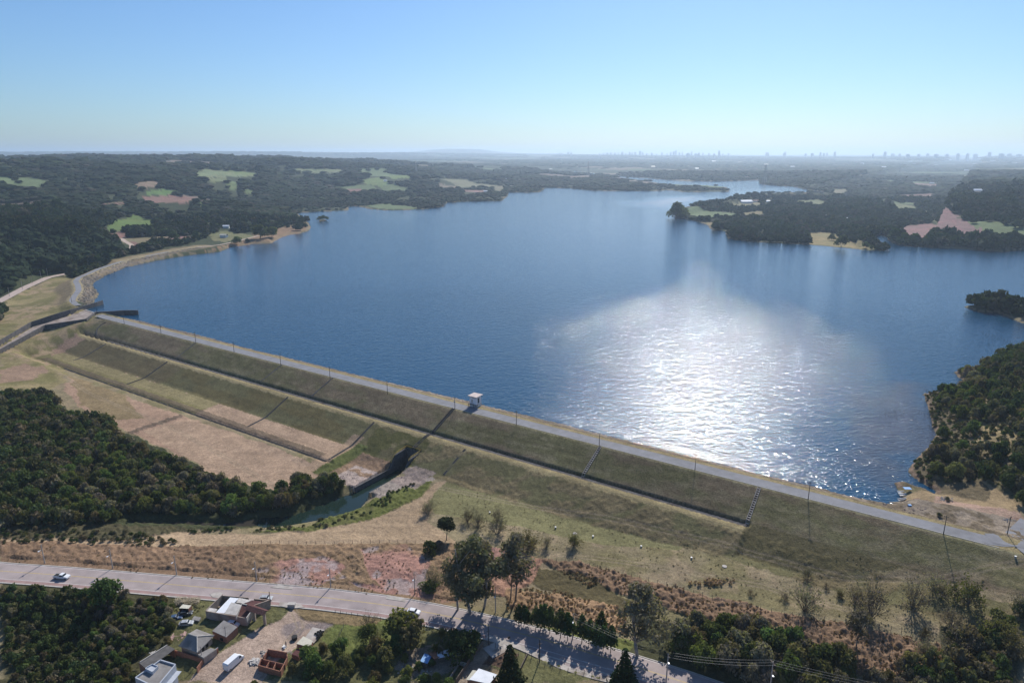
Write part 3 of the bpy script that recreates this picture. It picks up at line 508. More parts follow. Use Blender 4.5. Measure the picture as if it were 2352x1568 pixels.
def strip(name,P,wd,m,dz=.06,off=0.,step=2.,kind='structure',zf=None,parent=None,th=.0):
    """ribbon draped on the ground along world points P, centre offset off, width wd"""
    Q=[]; 
    for i in range(len(P)-1):
        a=np.array(P[i][:2]);b=np.array(P[i+1][:2]); k=max(1,int(np.linalg.norm(b-a)/step))
        for j in range(k): Q.append(a+(b-a)*j/k)
    Q.append(np.array(P[-1][:2])); Q=np.array(Q)
    for _ in range(3): Q[1:-1]=(Q[:-2]+2*Q[1:-1]+Q[2:])/4
    T=np.gradient(Q,axis=0); T/=np.linalg.norm(T,axis=1)[:,None]+1e-9; N=np.c_[T[:,1],-T[:,0]]
    wd=wd if np.ndim(wd) else np.full(len(Q),wd)
    if len(wd)!=len(Q): wd=np.interp(np.linspace(0,1,len(Q)),np.linspace(0,1,len(wd)),wd)
    L_=Q+N*(off-wd/2)[:,None] if np.ndim(off) else Q+N*(off-wd/2)[:,None]; R_=Q+N*(off+wd/2)[:,None]
    zc=(H(Q[:,0],Q[:,1]) if zf is None else np.array([zf(*p) for p in Q]))+dz
    V=np.r_[np.c_[L_,zc],np.c_[R_,zc]]; n=len(Q); i=np.arange(n-1)
    F_=np.c_[i,n+i,n+i+1,i+1]
    if th:
        V=np.r_[V,V-[0,0,th]]; F_=np.r_[F_,np.c_[i+2*n,i,i+1,i+1+2*n],np.c_[n+i,i+3*n,i+1+3*n,n+i+1]]
    o=link(name,npmesh(name,V,F_,smooth=False),m,parent)
    if kind: tag(o,kind=kind)
    return o
# ---------------------------------------------------------------- dam crest, drains
CR=[W(s,-3.1) for s in np.arange(-92,484,8)]+[np.array(pj(2340,1240,3.5))]
strip('crest_road',CR,6.0,MT['asph'],.09,zf=lambda x,y:3.5)
strip('crest_kerb',[W(s,.15) for s in (-85,100,300,476)],.28,MT['kerb'],.16,zf=lambda x,y:3.45,th=.3)
strip('dike_road',DIKE,4.6,MT['asph'],.07,zf=lambda x,y:3.5)
dt=hp([(455,568),(500,563),(540,555),(575,546),(597,541)]); strip('dirt_track',dt,4.,MT['track'],.12)
strip('valley_road',LROAD,8.5,mat('valley_road_surface',(.42,.33,.28),.9,.15,.4),.12)
strip('hill_road',hp([(290,577),(300,570),(300,563),(285,555),(255,545),(222,537)]),8,MT['track'],.3); strip('hill_road_upper',hp([(163,511),(175,506),(186,500)]),9,MT['track'],.4)
strip('junction_road',[pj(2270,1236,3.5),pj(2310,1240,3.5),pj(2360,1246,3.3),pj(2440,1262,3)],[6,8,11,12],MT['asph'],.15,zf=lambda x,y:3.5); strip('side_road',[pj(2335,1235,3.5),pj(2352,1220,3.5),pj(2400,1170,3.5)],7,MT['asph'],.12,zf=lambda x,y:3.5)
strip('side_road_lower',[pj(2345,1240,3.5),pj(2380,1275,3.2),pj(2440,1310,3)],8,MT['asph'],.11,zf=lambda x,y:3.5)
def ditch(name,P,wd,label,grp,lm='conc',depth=.55):
    """concrete channel: floor and two low side walls"""
    P=np.array(P,float); T=np.gradient(P[:,:2],axis=0); T/=np.linalg.norm(T,axis=1)[:,None]; N=np.c_[T[:,1],-T[:,0]]
    r=empty(name,(0,0,0)); tag(r,label,'drain',grp)
    def rib(nm,o0,o1,z0,z1,m):
        n=len(P); V=np.r_[np.c_[P[:,:2]+N*o0,P[:,2]+z1],np.c_[P[:,:2]+N*o1,P[:,2]+z1],np.c_[P[:,:2]+N*o1,P[:,2]+z0],np.c_[P[:,:2]+N*o0,P[:,2]+z0]]
        i=np.arange(n-1); F_=np.concatenate([np.c_[a*n+i,b*n+i,b*n+i+1,a*n+i+1] for a,b in ((0,1),(1,2),(2,3),(3,0))])
        link(nm,npmesh(nm,V,F_,smooth=False),m,r)
    rib('channel_floor',-wd/2+.02,wd/2-.02,-.3,.05,MT['dark'] if depth>.3 else MT[lm]); rib('side_wall',-wd/2-.14,-wd/2,-.3,depth-.2,MT[lm]); rib('side_wall',wd/2,wd/2+.14,-.3,depth-.2,MT[lm])  # deeper channels get a near-black floor, their shade set as colour
    return r
def dl(s0,n0,s1,n1,k=14,dz=.1):
    o=[]
    for i in range(k+1):
        t=i/k; p=W(s0+(s1-s0)*t,n0+(n1-n0)*t); o.append((p[0],p[1],damprof(n0+(n1-n0)*t)+dz))
    return o
DRW=['first','second','third','fourth','fifth','sixth','seventh','eighth','ninth','tenth','eleventh','twelfth','thirteenth']
for k,(s,m_,nm) in enumerate(((42.6,'conc','narrow grey slope drain beside the second dam light pole'),(129.,'conc','narrow grey slope drain on the upper dam face left of centre'),(172.,'conc','narrow grey slope drain ending at the berm near the long second ditch'),)):
    pass
SD_=[(42.6,.35),(172.5,.4)]
ditch('slope_drain',dl(42.3,.6,42.3,15),.5,'thin grey concrete drain down the upper dam face, nearest the spillway','slope drains on the upper dam face',depth=.25)
ditch('slope_drain',dl(129.2,.6,127.5,15),.5,'thin grey concrete drain down the upper dam face, second from the spillway','slope drains on the upper dam face',depth=.25)
ditch('slope_drain',dl(215.2,.6,213.5,15)[:0] or dl(172.6,.6,171.,15),.55,'pale concrete drain down the upper dam face, third from the spillway','slope drains on the upper dam face',depth=.3)
ditch('slope_drain',dl(257.6,.6,256.8,17.5)+dl(256.6,18.,255.5,28.,10),1.1,'deep dark stepped drain running from beside the white gatehouse down to the outlet channel','slope drains on the upper dam face',depth=.55)
for s0,s1,lb in ((337.,336.8,'pale ladder-like stepped drain down the dam face right of centre'),(402.6,403.,'pale ladder-like stepped drain at the right end of the long berm ditch')):
    r=ditch('stepped_drain',dl(s0,.8,s1,17.2),.95,lb,'stepped drains on the right half of the dam','paleconc',depth=.5)
    for i in range(17):
        m=MB(); t=(i+.5)/17; n_=1+16*t; p=W(s0+(s1-s0)*t,n_); z=damprof(n_); M=Matrix.Translation((p[0],p[1],z))@Matrix.Rotation(math.atan2(DS[1],DS[0]),4,'Z'); m.box(-.5,-.16,-.1,.5,.16,.24,M); m.build('step',MT['paleconc'],r)
LD=(('lower_slope_drain',41.3,20.6,41.9,51.,'dark drain on the lower dam face nearest the spillway'),('lower_slope_drain',158.5,20.6,160.5,51,'dark drain on the lower dam face running into the pale straw field'),('lower_slope_drain',223.4,20.6,224.5,51,'dark drain on the lower dam face just left of the outlet channel'),('lower_slope_drain',280.,20.6,280.,36,'dark drain on the lower dam face right of the outlet channel'))
for nm,a,b,c,d_,lb in LD: ditch(nm,dl(a,b,c,d_),.8,lb,'drains on the lower dam face',depth=.35)
ditch('lower_slope_drain',dl(-35,20.6,-37,42),.6,'faint narrow drain on the left abutment below the dam corner','drains on the lower dam face',depth=.3)
ditch('berm_ditch',[(*W(s,16.7),-5.3) for s in np.arange(-40,403.5,6)]+[(*W(403,16.7),-5.3)],.9,'long dark concrete ditch running along the berm of the dam',None,'paleconc',depth=1.05)
ditch('berm_ditch_bend',[(*W(s,n),damprof(n)) for s,n in ((-42,16.7),(-52,16),(-62,13.5),(-68,10),(-70,6),(-69,3))],.8,'curved dark ditch bending up the left end of the dam',None,'conc',depth=.4)
ditch('toe_ditch',[(*W(s,52.4),-13.1) for s in np.arange(-28,226,6)],.8,'straight dark ditch along the toe of the dam above the straw field',None,'conc',depth=.5)
# rip-rap stones on the water side: countless
def rocks(name,pts,sz,m,label,cat):
    V=[];F_=[]; n0=0
    bv=np.array([(1,0,0),(-1,0,0),(0,1,0),(0,-1,0),(0,0,1),(0,0,-1)],float); bf=np.array([(0,2,4),(2,1,4),(1,3,4),(3,0,4),(2,0,5),(1,2,5),(3,1,5),(0,3,5)])
    for p in pts:
        k=bv*(sz*NR.uniform(.5,1.5,(1,3)))*NR.uniform(.7,1.3,(6,1)); a=NR.uniform(0,6.3); ca,sa=math.cos(a),math.sin(a)
        k=np.c_[k[:,0]*ca-k[:,1]*sa,k[:,0]*sa+k[:,1]*ca,k[:,2]*.7+NR.uniform(-.1,.1)]; V.append(k+p); F_.append(bf+n0); n0+=6
    o=link(name,npmesh(name,np.concatenate(V),np.concatenate(F_),smooth=False),m); tag(o,label,cat,kind='stuff'); return o
s_=NR.uniform(-60,455,5200); n_=NR.uniform(-17.8,-9.6,5200); kp=vnoise(s_/14,n_/4,4)>.33; s_=s_[kp];n_=n_[kp]
P=A0+np.outer(s_,DS)+np.outer(n_,DN); z=H(P[:,0],P[:,1]); rocks('rip_rap',np.c_[P,z],.38,MT['rock'],'loose grey and brown stones armouring the water side of the dam','rocks')
Q=[]
for _ in range(2200):
    i=R.randrange(len(DIKE)-1); t=R.random(); p=DIKE[i]*(1-t)+DIKE[i+1]*t; d_=DIKE[i+1]-DIKE[i]; d_/=np.linalg.norm(d_); nn=np.array([-d_[1],d_[0]]); 
    if nn@(np.array([0,560.])-p)<0: nn=-nn
    Q.append(p+nn*R.uniform(4,15))
Q=np.array(Q); z=H(Q[:,0],Q[:,1]); Q=np.c_[Q,z][z>-.2]; rocks('dike_stones',Q,.55,MT['rock'],'dark stones covering the inner bank of the curved dike','rocks')
Q=np.array([(*W(R.uniform(238,250.5),R.uniform(50,62)),0) for _ in range(420)]+[(*W(R.uniform(261,268),R.uniform(44,63)),0) for _ in range(320)]); Q[:,2]=H(Q[:,0],Q[:,1]); rocks('channel_stones',Q,.3,MT['rock'],'heaped loose stones on both sides of the outlet channel','rocks')
# ---------------------------------------------------------------- outlet channel
oc=empty('outlet_channel',(*W(255.2,45),-17)); tag(oc,'open concrete outlet channel with high walls below the dam','water channel')
def wld(bm,name,m,parent): 
    o=bm.build(name,m,parent); o.location=-Vector(parent.location); return o
prL=[(27.5,-8.6),(35.5,-9.3),(39.5,-14.5),(60.5,-14.6)]
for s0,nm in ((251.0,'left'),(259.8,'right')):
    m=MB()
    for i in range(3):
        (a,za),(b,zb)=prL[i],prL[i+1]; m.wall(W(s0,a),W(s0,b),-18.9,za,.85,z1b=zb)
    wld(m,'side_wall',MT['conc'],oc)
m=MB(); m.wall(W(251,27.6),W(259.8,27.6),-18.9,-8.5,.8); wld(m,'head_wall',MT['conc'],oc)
m=MB(); p=W(255.4,28.2); M=Matrix.Translation((p[0],p[1],-17.5))@Matrix.Rotation(math.atan2(DS[1],DS[0]),4,'Z'); m.box(-1.4,-.3,.8,1.4,.2,4.2,M); wld(m,'outlet_opening',MT['dark'],oc)
for s0,a,b in ((251.0,27.6,38.),(259.8,27.6,36.)):
    r=empty('railing',(0,0,0)); r.location=(*W(s0,a),-8.5)
    tag(r,'yellow pipe railing along the %s wall of the outlet channel'%('far' if s0<255 else 'near'),'railing','yellow railings at the outlet channel')
    for t in range(7):
        m=MB(); n_=a+(b-a)*t/6; z=np.interp(n_,[q[0] for q in prL],[q[1] for q in prL]); p=W(s0,n_)-W(s0,a); m.tube((p[0],p[1],z+8.5),(p[0],p[1],z+9.65),.05,k=4); m.build('post',MT['yellow'],r)
    m=MB()
    for hgt in (.55,1.1):
        Q=[]
        for t in range(7):
            n_=a+(b-a)*t/6; z=np.interp(n_,[q[0] for q in prL],[q[1] for q in prL]); p=W(s0,n_)-W(s0,a); Q.append((p[0],p[1],z+8.5+hgt))
        m.path(Q,.055,4)
    m.build('rail',MT['yellow'],r)
r=empty('railing',(*W(251,27.6),-8.5)); tag(r,'short yellow railing across the head wall of the outlet channel','railing','yellow railings at the outlet channel')
e=W(259.8,27.6)-W(251,27.6)
for t in range(5): m=MB(); m.tube((e[0]*t/4,e[1]*t/4,0),(e[0]*t/4,e[1]*t/4,1.2),.05,k=4); m.build('post',MT['yellow'],r)
m=MB(); [m.tube((0,0,h_),(e[0],e[1],h_),.055,k=4) for h_ in (.6,1.15)]; m.build('rail',MT['yellow'],r)
# ---------------------------------------------------------------- spillway
sp=empty('spillway',(*W(-120,0),0)); tag(sp,'concrete spillway with pale floor and flared dark walls at the left dam end','spillway')
zt=lambda n:float(np.interp(n,[-35,2,14,29,61,110],[3.5,3.5,2.4,-.2,-3.8,-7])); zb=lambda n:float(np.interp(n,[-35,-12,-9,0,29,61,112],[-3,-3,.3,-.8,-3.6,-8,-11]))
far_=[(-147,-33),(-143,-26),(-139,-17),(-135,-8),(-131,0),(-129.5,7),(-128,14),(-128.5,29),(-101,61),(-60,110)]
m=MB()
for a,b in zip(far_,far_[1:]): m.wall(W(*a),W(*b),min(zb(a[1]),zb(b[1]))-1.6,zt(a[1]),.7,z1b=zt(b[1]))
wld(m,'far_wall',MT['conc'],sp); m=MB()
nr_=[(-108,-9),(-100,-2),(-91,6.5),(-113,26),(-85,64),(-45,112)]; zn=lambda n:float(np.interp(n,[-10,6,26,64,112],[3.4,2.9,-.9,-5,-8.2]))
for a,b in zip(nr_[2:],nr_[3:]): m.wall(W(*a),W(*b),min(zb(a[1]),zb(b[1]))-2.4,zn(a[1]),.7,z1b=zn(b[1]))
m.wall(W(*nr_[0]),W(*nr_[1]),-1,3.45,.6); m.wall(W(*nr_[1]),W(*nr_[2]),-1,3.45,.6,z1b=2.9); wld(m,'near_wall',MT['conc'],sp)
# chute floor
L_=[(-134,-12.5),(-131,0),(-127.3,14),(-126.5,29),(-99.5,61),(-59,110)]; R_=[(-109,-10.5),(-100,-2),(-92,7),(-112.5,26.5),(-85.5,63),(-46,112)]
m=MB(); zs=[.45,-.75,-2.,-3.7,-8,-11]
for i in range(5):
    q=[(*W(*L_[i]),zs[i]),(*W(*L_[i+1]),zs[i+1]),(*W(*R_[i+1]),zs[i+1]+.0),(*W(*R_[i]),zs[i])]
    b=len(m.v); K=8
    for a_ in range(K+1):
        for c_ in range(K+1):
            t=a_/K;u_=c_/K; l=np.array(q[0])*(1-t)+np.array(q[1])*t; r_=np.array(q[3])*(1-t)+np.array(q[2])*t; m.v.append(tuple(l*(1-u_)+r_*u_))
    for a_ in range(K):
        for c_ in range(K): m.f.append((b+a_*(K+1)+c_,b+(a_+1)*(K+1)+c_,b+(a_+1)*(K+1)+c_+1,b+a_*(K+1)+c_+1))
wld(m,'chute_floor',MT['chute'],sp)
m=MB(); m.wall(W(-135,-13.),W(-108.5,-10.8),-3,.75,.9); wld(m,'weir_crest',MT['paleconc'],sp)
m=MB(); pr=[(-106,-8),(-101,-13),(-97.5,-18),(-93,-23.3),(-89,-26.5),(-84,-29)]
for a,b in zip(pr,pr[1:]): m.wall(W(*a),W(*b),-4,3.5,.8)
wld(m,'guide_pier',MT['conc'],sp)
# ---------------------------------------------------------------- gatehouse
gx,gy=W(264.2,-8.4); rz=math.atan2(DS[1],DS[0])
gh=empty('gatehouse',(gx,gy,3.4),rz); tag(gh,'small square white gatehouse with a flat overhanging roof on the dam crest','gatehouse')
m=MB(); m.box(-2.1,-2.1,0,2.1,2.1,1.7); m.build('plinth',mat('stained_white_base',(.62,.60,.58),.9,.25,1.2,dirt=(.25,.23,.21)),gh)
m=MB(); m.box(-2.,-2.,1.7,2.,2.,5.5); m.build('wall',mat('white_render',(.84,.84,.87),.85,.04,.8,dirt=(.74,.73,.74)),gh)
m=MB(); m.box(-2.7,-2.7,5.5,2.7,2.7,5.78); m.build('roof',mat('roof_slab',(.58,.48,.44),.9,.15,1.,dirt=(.45,.38,.35)),gh)
m=MB(); m.box(-.9,-2.06,2.2,-.2,-1.98,3.9); m.build('door',MT['cpole'],gh)
for a,b in ((.15,1.5),): m=MB(); m.box(1.98,-.9,2.1,2.06,.4,4.6); w_=m.build('window',MT['glass'],gh); m=MB(); [m.box(2.05,y_,2.1,2.09,y_+.05,4.6) for y_ in (-.9,-.25,.35)]; m.build('window_frame',MT['metal'],w_)
m=MB(); m.box(-.4,-2.07,4.7,.5,-1.99,5.1); m.box(.9,-2.07,4.6,1.5,-1.99,4.9); m.build('vent',MT['cpole'],gh)
m=MB(); m.box(-2.5,-2.9,1.55,1.2,-2.1,1.7); m.box(-2.4,-2.85,0,-2.2,-2.6,1.55); m.box(.9,-2.85,0,1.1,-2.6,1.55); m.build('landing',MT['conc'],gh)
m=MB(); [m.tube((x_,-2.85,1.7),(x_,-2.85,2.6),.04,k=4) for x_ in (-2.4,-1.2,0,1.1)]; m.tube((-2.4,-2.85,2.6),(1.1,-2.85,2.6),.04,k=4); m.tube((-2.4,-2.85,2.6),(-2.4,-2.1,2.6),.04,k=4); m.build('railing',MT['metal'],gh)
# ---------------------------------------------------------------- poles on the crest
def words(i): return DRW[i]
pp=[(297,742),(370,766),(451,786),(541,808),(645,837),(758,868),(890,903),(1045,942),(1186,975),(1376,1028),(1598,1078),(1857,1145),(2167,1225)]
for i,(u,v) in enumerate(pp):
    p=pj(u,v,3.5); s,n=SN(*p); n=max(n,.55); p=W(s,n)
    t=empty('crest_pole',(p[0],p[1],3.3),math.atan2(DS[1],DS[0])); tag(t,'slim dark timber pole on the dam crest, %s one counted from the spillway'%words(i),'pole','poles along the dam crest')
    m=MB(); m.tube((0,0,-.3),(0,0,7.1),.15,.10); m.build('post',MT['pole'],t)
    m=MB(); m.box(-.75,-.06,6.5,.75,.06,6.62); m.tube((-.6,0,6.62),(-.6,0,6.8),.05,k=5); m.tube((.6,0,6.62),(.6,0,6.8),.05,k=5); m.build('crossarm',MT['pole'],t)
    if i==7: m=MB(); m.box(-.3,-.45,4.3,.3,-.1,5.1); m.build('transformer',MT['metal'],t)
for u,v,h_,lb in ((2313,1228,7.,'dark pole with a box standing on the grass wedge by the road junction'),(223,722,7.,'dark pole at the very end of the crest road beside the spillway'),(165,695,7.,'dark pole on the left side of the dike road bend')):
    p=pj(u,v,3.5); t=empty('crest_pole',(p[0],p[1],3.3),.4); tag(t,lb,'pole'); m=MB(); m.tube((0,0,-.4),(0,0,h_),.15,.1); m.build('post',MT['pole'],t); m=MB(); m.box(-.6,-.06,h_-.5,.6,.06,h_-.38); m.build('crossarm',MT['pole'],t)
# ---------------------------------------------------------------- main road
tl=ROAD
RW=[7.6]*6+[7.6,7.6,7.8,8.,9.5,11,11.5,11.,8.5,8.,8.]
strip('road',tl,8.6,MT['pinkasph'],.1,off=0.,zf=lambda x,y:-14.)
strip('road_shoulder',tl,1.5,MT['redlane'],.094,off=4.9,zf=lambda x,y:-14.)
bay=[pj(*p,-14) for p in [(1150,1455),(1200,1467),(1262,1487),(1340,1514),(1400,1530),(1450,1543)]]; strip('bus_bay',bay,[.5,4.5,6,6,4,.5],MT['pinkasph'],.096,off=2.3,zf=lambda x,y:-14.)
strip('pavement',tl,.5,MT['kerb'],.14,off=5.95,zf=lambda x,y:-14.,th=.2); strip('far_kerb',tl,.35,MT['kerb'],.16,off=-4.6,zf=lambda x,y:-14.,th=.2)
strip('footpath',[pj(*p,-14) for p in [(1118,1462),(1165,1474),(1215,1495),(1290,1532),(1370,1556),(1420,1566)]],1.9,MT['paleconc'],.17,zf=lambda x,y:-14.,th=.25)
strip('lane_entrance',[pj(*p,-14) for p in [(1160,1480),(1120,1500)]],5,MT['paleconc'],.12,zf=lambda x,y:-14.)
strip('edge_line',tl,.14,MT['line'],.104,off=-4.0,zf=lambda x,y:-14.); strip('edge_line_near',tl,.14,MT['line'],.104,off=4.05,zf=lambda x,y:-14.)
strip('centre_line',tl,.12,MT['yline'],.104,off=-.12,zf=lambda x,y:-14.); strip('centre_line_second',tl,.12,MT['yline'],.104,off=.14,zf=lambda x,y:-14.)
for P_,wd in (([(810-170,1375-0),(650,1368)],3),):
    pass
m=MB(); bb=[pj(*p,-14) for p in [(1176,1472),(1420,1541)]]
for k in range(9):
    a=bb[0]+(bb[1]-bb[0])*(k+.1)/9; b=bb[0]+(bb[1]-bb[0])*(k+.55)/9; m.wall(a,b,-13.905,-13.893,.14)
tag(m.build('bay_dashes',MT['line']),kind='structure')
# concrete aprons where tracks meet the road
def patch(name,P,z,m_):
    m=MB(); q=[(*pj(u,v,z),z) for u,v in P]; m.slab(q,.12); tag(m.build(name,m_),kind='structure')
patch('concrete_apron',[(621,1348),(640,1341),(672,1347),(672,1353)],-13.82,MT['paleconc']); patch('concrete_apron',[(886,1374),(890,1367),(930,1372),(931,1381)],-13.82,MT['paleconc'])
patch('yard_entrance',[(643,1381),(690,1386),(700,1394),(668,1396),(640,1390)],-13.8,MT['paleconc']); patch('concrete_apron',[(482,1363),(500,1358),(512,1361),(505,1372),(488,1371)],-13.82,MT['paleconc'])
# ---------------------------------------------------------------- vehicles
def vehicle(kind,loc,rz,paint,label,cat='car',name='parked_car',wind=None):
    """side profile lofted across the width with tumble-home; glass house, wheels, lamps as parts. x is forward"""
    v=empty(name,loc,rz); tag(v,label,cat)
    S=dict(hatch=(1.72,[(-2.0,.35),(-2.02,.95),(-1.75,1.02),(-1.35,1.42),(.35,1.44),(.95,.98),(1.75,.86),(2.0,.62),(2.02,.35)],(-1.62,1.36,.30,.86)),
     pickup=(1.8,[(-2.6,.45),(-2.62,1.1),(-.55,1.1),(-.35,1.66),(.75,1.66),(1.35,1.12),(2.3,1.02),(2.55,.75),(2.56,.4)],(-.42,1.58,.72,1.14)),
     van=(1.98,[(-2.95,.4),(-2.98,2.25),(-2.7,2.48),(1.25,2.5),(1.75,2.2),(2.35,1.35),(2.9,1.12),(3.0,.7),(3.0,.4)],(1.1,2.2,1.85,1.38)),
     sedan=(1.74,[(-2.15,.35),(-2.2,.92),(-1.55,1.02),(-1.05,1.4),(.3,1.42),(.95,.98),(1.8,.86),(2.12,.6),(2.15,.35)],(-1.4,1.34,.28,.88)))[kind]
    wd,pr,_=S; hw=wd/2; mx=max(p[1] for p in pr); belt=1.0 if kind!='van' else 1.4; rows=[]
    for y in (-1,-.94,-.6,0,.6,.94,1):
        rr=[]
        for (a,b) in pr:
            k=1-.16*max(0,(b-belt))/(mx-belt+.01) if kind!='van' else 1-.07*max(0,b-belt)/(mx-belt)
            bb=b-(.04 if abs(y)>.95 and b>.5 else 0)+(.03*(1-y*y)); rr.append((a*(1-.02*(abs(y)>.95)),y*hw*k,bb))
        rows.append(rr)
    m=MB(); n=len(pr)
    for rr in rows: m.v+=rr
    for i in range(len(rows)-1):
        for j in range(n-1): m.f.append((i*n+j,i*n+j+1,(i+1)*n+j+1,(i+1)*n+j))
        m.f.append(((i+1)*n,(i+1)*n+n-1,i*n+n-1,i*n))
    m.f.append(tuple(range(n-1,-1,-1))); m.f.append(tuple((len(rows)-1)*n+j for j in range(n)))
    body=m.build('body',paint,v)
    def quad(nm,pts,off,mt_): 
        m=MB(); a=Vector(pts[1])-Vector(pts[0]); b=Vector(pts[3])-Vector(pts[0]); nn=a.cross(b).normalized()*off
        m.prism(None,[Vector(p)-nn*.5 for p in pts],[Vector(p)+nn for p in pts]); return m.build(nm,mt_,v)
    G=MT['glass']
    def seg(i): return pr[i],pr[i+1]
    if kind=='van': ws=(4,5); rw=None
    elif kind=='pickup': ws=(4,5); rw=(2,3)
    else: ws=(4,5); rw=(2,3)
    for (i,j),nm in ((ws,'windscreen'),)+(((rw,'rear_window'),) if rw else ()):
        (a,b),(c,d_)=pr[i],pr[j]; k1=.78;k2=.82; e=.12
        p0=(a+(c-a)*e,b+(d_-b)*e);p1=(a+(c-a)*(1-e),b+(d_-b)*(1-e))
        quad(nm,[(p0[0],-hw*k1,p0[1]+.03),(p0[0],hw*k1,p0[1]+.03),(p1[0],hw*k2,p1[1]+.03),(p1[0],-hw*k2,p1[1]+.03)],.03,G)
    for sg in (-1,1):
        if kind=='van': P=[(1.25,1.4),(2.15,1.4),(1.7,2.0),(1.25,2.1)]
        elif kind=='pickup': P=[(-.35,1.14),(1.15,1.14),(.68,1.56),(-.22,1.56)]
        else: P=[(pr[2][0]+.25,1.02),(pr[5][0]-.15,1.0),(pr[4][0]-.05,pr[4][1]-.1),(pr[3][0]+.08,pr[3][1]-.08)]
        q=[]
        for a,b in P:
            k=(1-.16*max(0,(b-belt))/(mx-belt+.01) if kind!='van' else 1-.07*max(0,b-belt)/(mx-belt)); q.append((a,sg*(hw*k+.005),b))
        if sg<0: q.reverse()
        quad('side_window',q,.02,G)
        for x_ in (pr[0][0]+.75,pr[-1][0]-.8):
            o=empty('wheel',(x_,sg*(hw-.08),.33)); o.parent=v
            m=MB(); m.tube((0,-.11,0),(0,.11,0),.33,k=14); m.build('tyre',MT['tyre'],o); m=MB(); m.tube((0,-.13,0),(0,.13,0),.2,k=10); m.build('rim',MT['rim'],o)
        m=MB(); m.box(pr[-2][0]-.1,sg*hw*.72-.2,pr[-2][1]-.05,pr[-2][0]+.04,sg*hw*.72+.2,pr[-2][1]+.12); m.build('headlight',MT['clear'],v)
        m=MB(); m.box(pr[1][0]-.03,sg*hw*.8-.12,.75,pr[1][0]+.08,sg*hw*.8+.12,.95); m.build('tail_light',MT['red'],v)
    if kind=='pickup': m=MB(); m.box(-2.5,-.72,1.06,-.62,.72,1.16); m.build('cargo_bed',MT['dark'],v)
    return v
def R2(x,y): return ((600+x*.30675)/1.7415,(2250+y*.30675)/1.7415)
def Q2(x,y,z): return pj(*R2(x,y),z)
def head(a,b): return math.atan2(b[1]-a[1],b[0]-a[0])
def gp(p,dz=0.): return (p[0],p[1],hz(p[0],p[1])+dz)
rt=head(ROAD[3],ROAD[4])
p=pj(143,1327,-13.9); vehicle('pickup',(p[0],p[1],-13.88),rt+.0,MT['carw'],'white pickup truck driving on the road at far left',cat='pickup',name='pickup_truck')
p=pj(951,1408,-13.9); vehicle('hatch',(p[0],p[1],-13.88),head(ROAD[8],ROAD[9]),MT['carw'],'white hatchback driving on the road, half hidden behind a roadside tree',name='hatchback')
a=Q2(1020,1385,-14);b=Q2(1165,1260,-14); c=(a+b)/2; vehicle('van',gp(c,.02),head(a,b),MT['carw'],'white delivery van parked on the pink dirt yard',cat='van',name='delivery_van')
for (x0,y0,x1,y1,k,mt_,lb,nm) in ((385,690,540,672,'sedan','card','dark grey car with a bright windscreen beside the woodpile','parked_car'),(262,742,402,722,'sedan','carb','dark blue car at the left end of the wrecks','parked_car'),(405,815,552,800,'hatch','cars','silver wrecked car missing its bonnet on the grass','car_wreck'),(1040,815,1140,825,'hatch','carw','white car parked against the brick shed behind the compound wall','parked_car'),(1470,480,1560,480,'hatch','cars','silver car parked in the open corner of the walled compound','parked_car')):
    a=Q2(x0,y0,-14);b=Q2(x1,y1,-14);c=(a+b)/2; vehicle(k,gp(c,.02),head(a,b),MT[mt_],lb,name=nm)
# ---------------------------------------------------------------- village buildings (plan corners read off the photograph)
G0=-14.0
def place(parent,bm,name,m):
    o=bm.build(name,m,parent); o.location=-Vector(parent.location); return o
def house(name,label,cat,at): 
    h=empty(name,(at[0],at[1],G0)); tag(h,label,cat); return h
T=-10.9
A_=Q2(727,624,T);E_=Q2(1258,718,T);B_=Q2(943,412,T);C1=Q2(1282,440,T);D_=Q2(1562,478,T);F_=Q2(1362,572,T);G_=Q2(1355,458,T)
cp=house('walled_compound','grey walled compound by the road with white, translucent and red tiled roofs','house',(A_+D_)/2)
m=MB(); m.wall(A_,E_,G0-.6,T,.25); m.wall(A_,B_,G0-.6,T+.1,.25); m.wall(B_,C1,G0-.6,T-.3,.25); m.wall(E_,F_,G0-.6,T,.25,z1b=T+.6); m.wall(F_,D_,G0-.6,T+.6,.25,z1b=T); m.wall(D_,G_,G0-.6,T-.2,.25); place(cp,m,'wall',MT['wall'])
def roof(par,nm,P,mt_,th=.12):
    m=MB(); m.slab([(*Q2(x,y,z),z) for x,y,z in P],th); return place(par,m,nm,MT[mt_])
roof(cp,'white_roof',[(855,648,T-.1),(965,655,T-.1),(1160,460,T+.7),(1045,448,T+.7)],'rwhite')
roof(cp,'sheet_roof',[(728,624,T-.15),(850,640,T-.15),(880,600,T-.1),(760,580,T-.1)],'rtrans')
roof(cp,'translucent_roof',[(970,657,T-.1),(1115,683,T-.1),(1195,545,T+.5),(1060,512,T+.5)],'rtrans')
roof(cp,'back_translucent_roof',[(1062,510,T+.1),(1222,528,T+.1),(1325,488,T+.2),(1165,452,T+.2)],'rtrans')
roof(cp,'tiled_roof',[(1125,684,T-.1),(1255,716,T+.1),(1362,572,T+.9),(1200,538,T+.9)],'tile',.16)
roof(cp,'back_tiled_roof',[(1238,530,T+.1),(1375,556,T+.5),(1465,506,T+.3),(1330,486,T+.1)],'tile',.16)
m=MB(); 
for a,b,z in (((1120,684),(1200,536),T+.9),((1200,534),(1365,568),T+1.),((1365,568),(1258,716),T+1.)): m.wall(Q2(*a,z),Q2(*b,z),T-.6,z+.12,.22,z1b=z+.12)
place(cp,m,'parapet',MT['kerb'])
m=MB(); q=Q2(1262,735,T-.9); q2=Q2(1278,715,T-.9); m.wall(q,q2,T-1.6,T-.6,.3); place(cp,m,'window',MT['glass'])
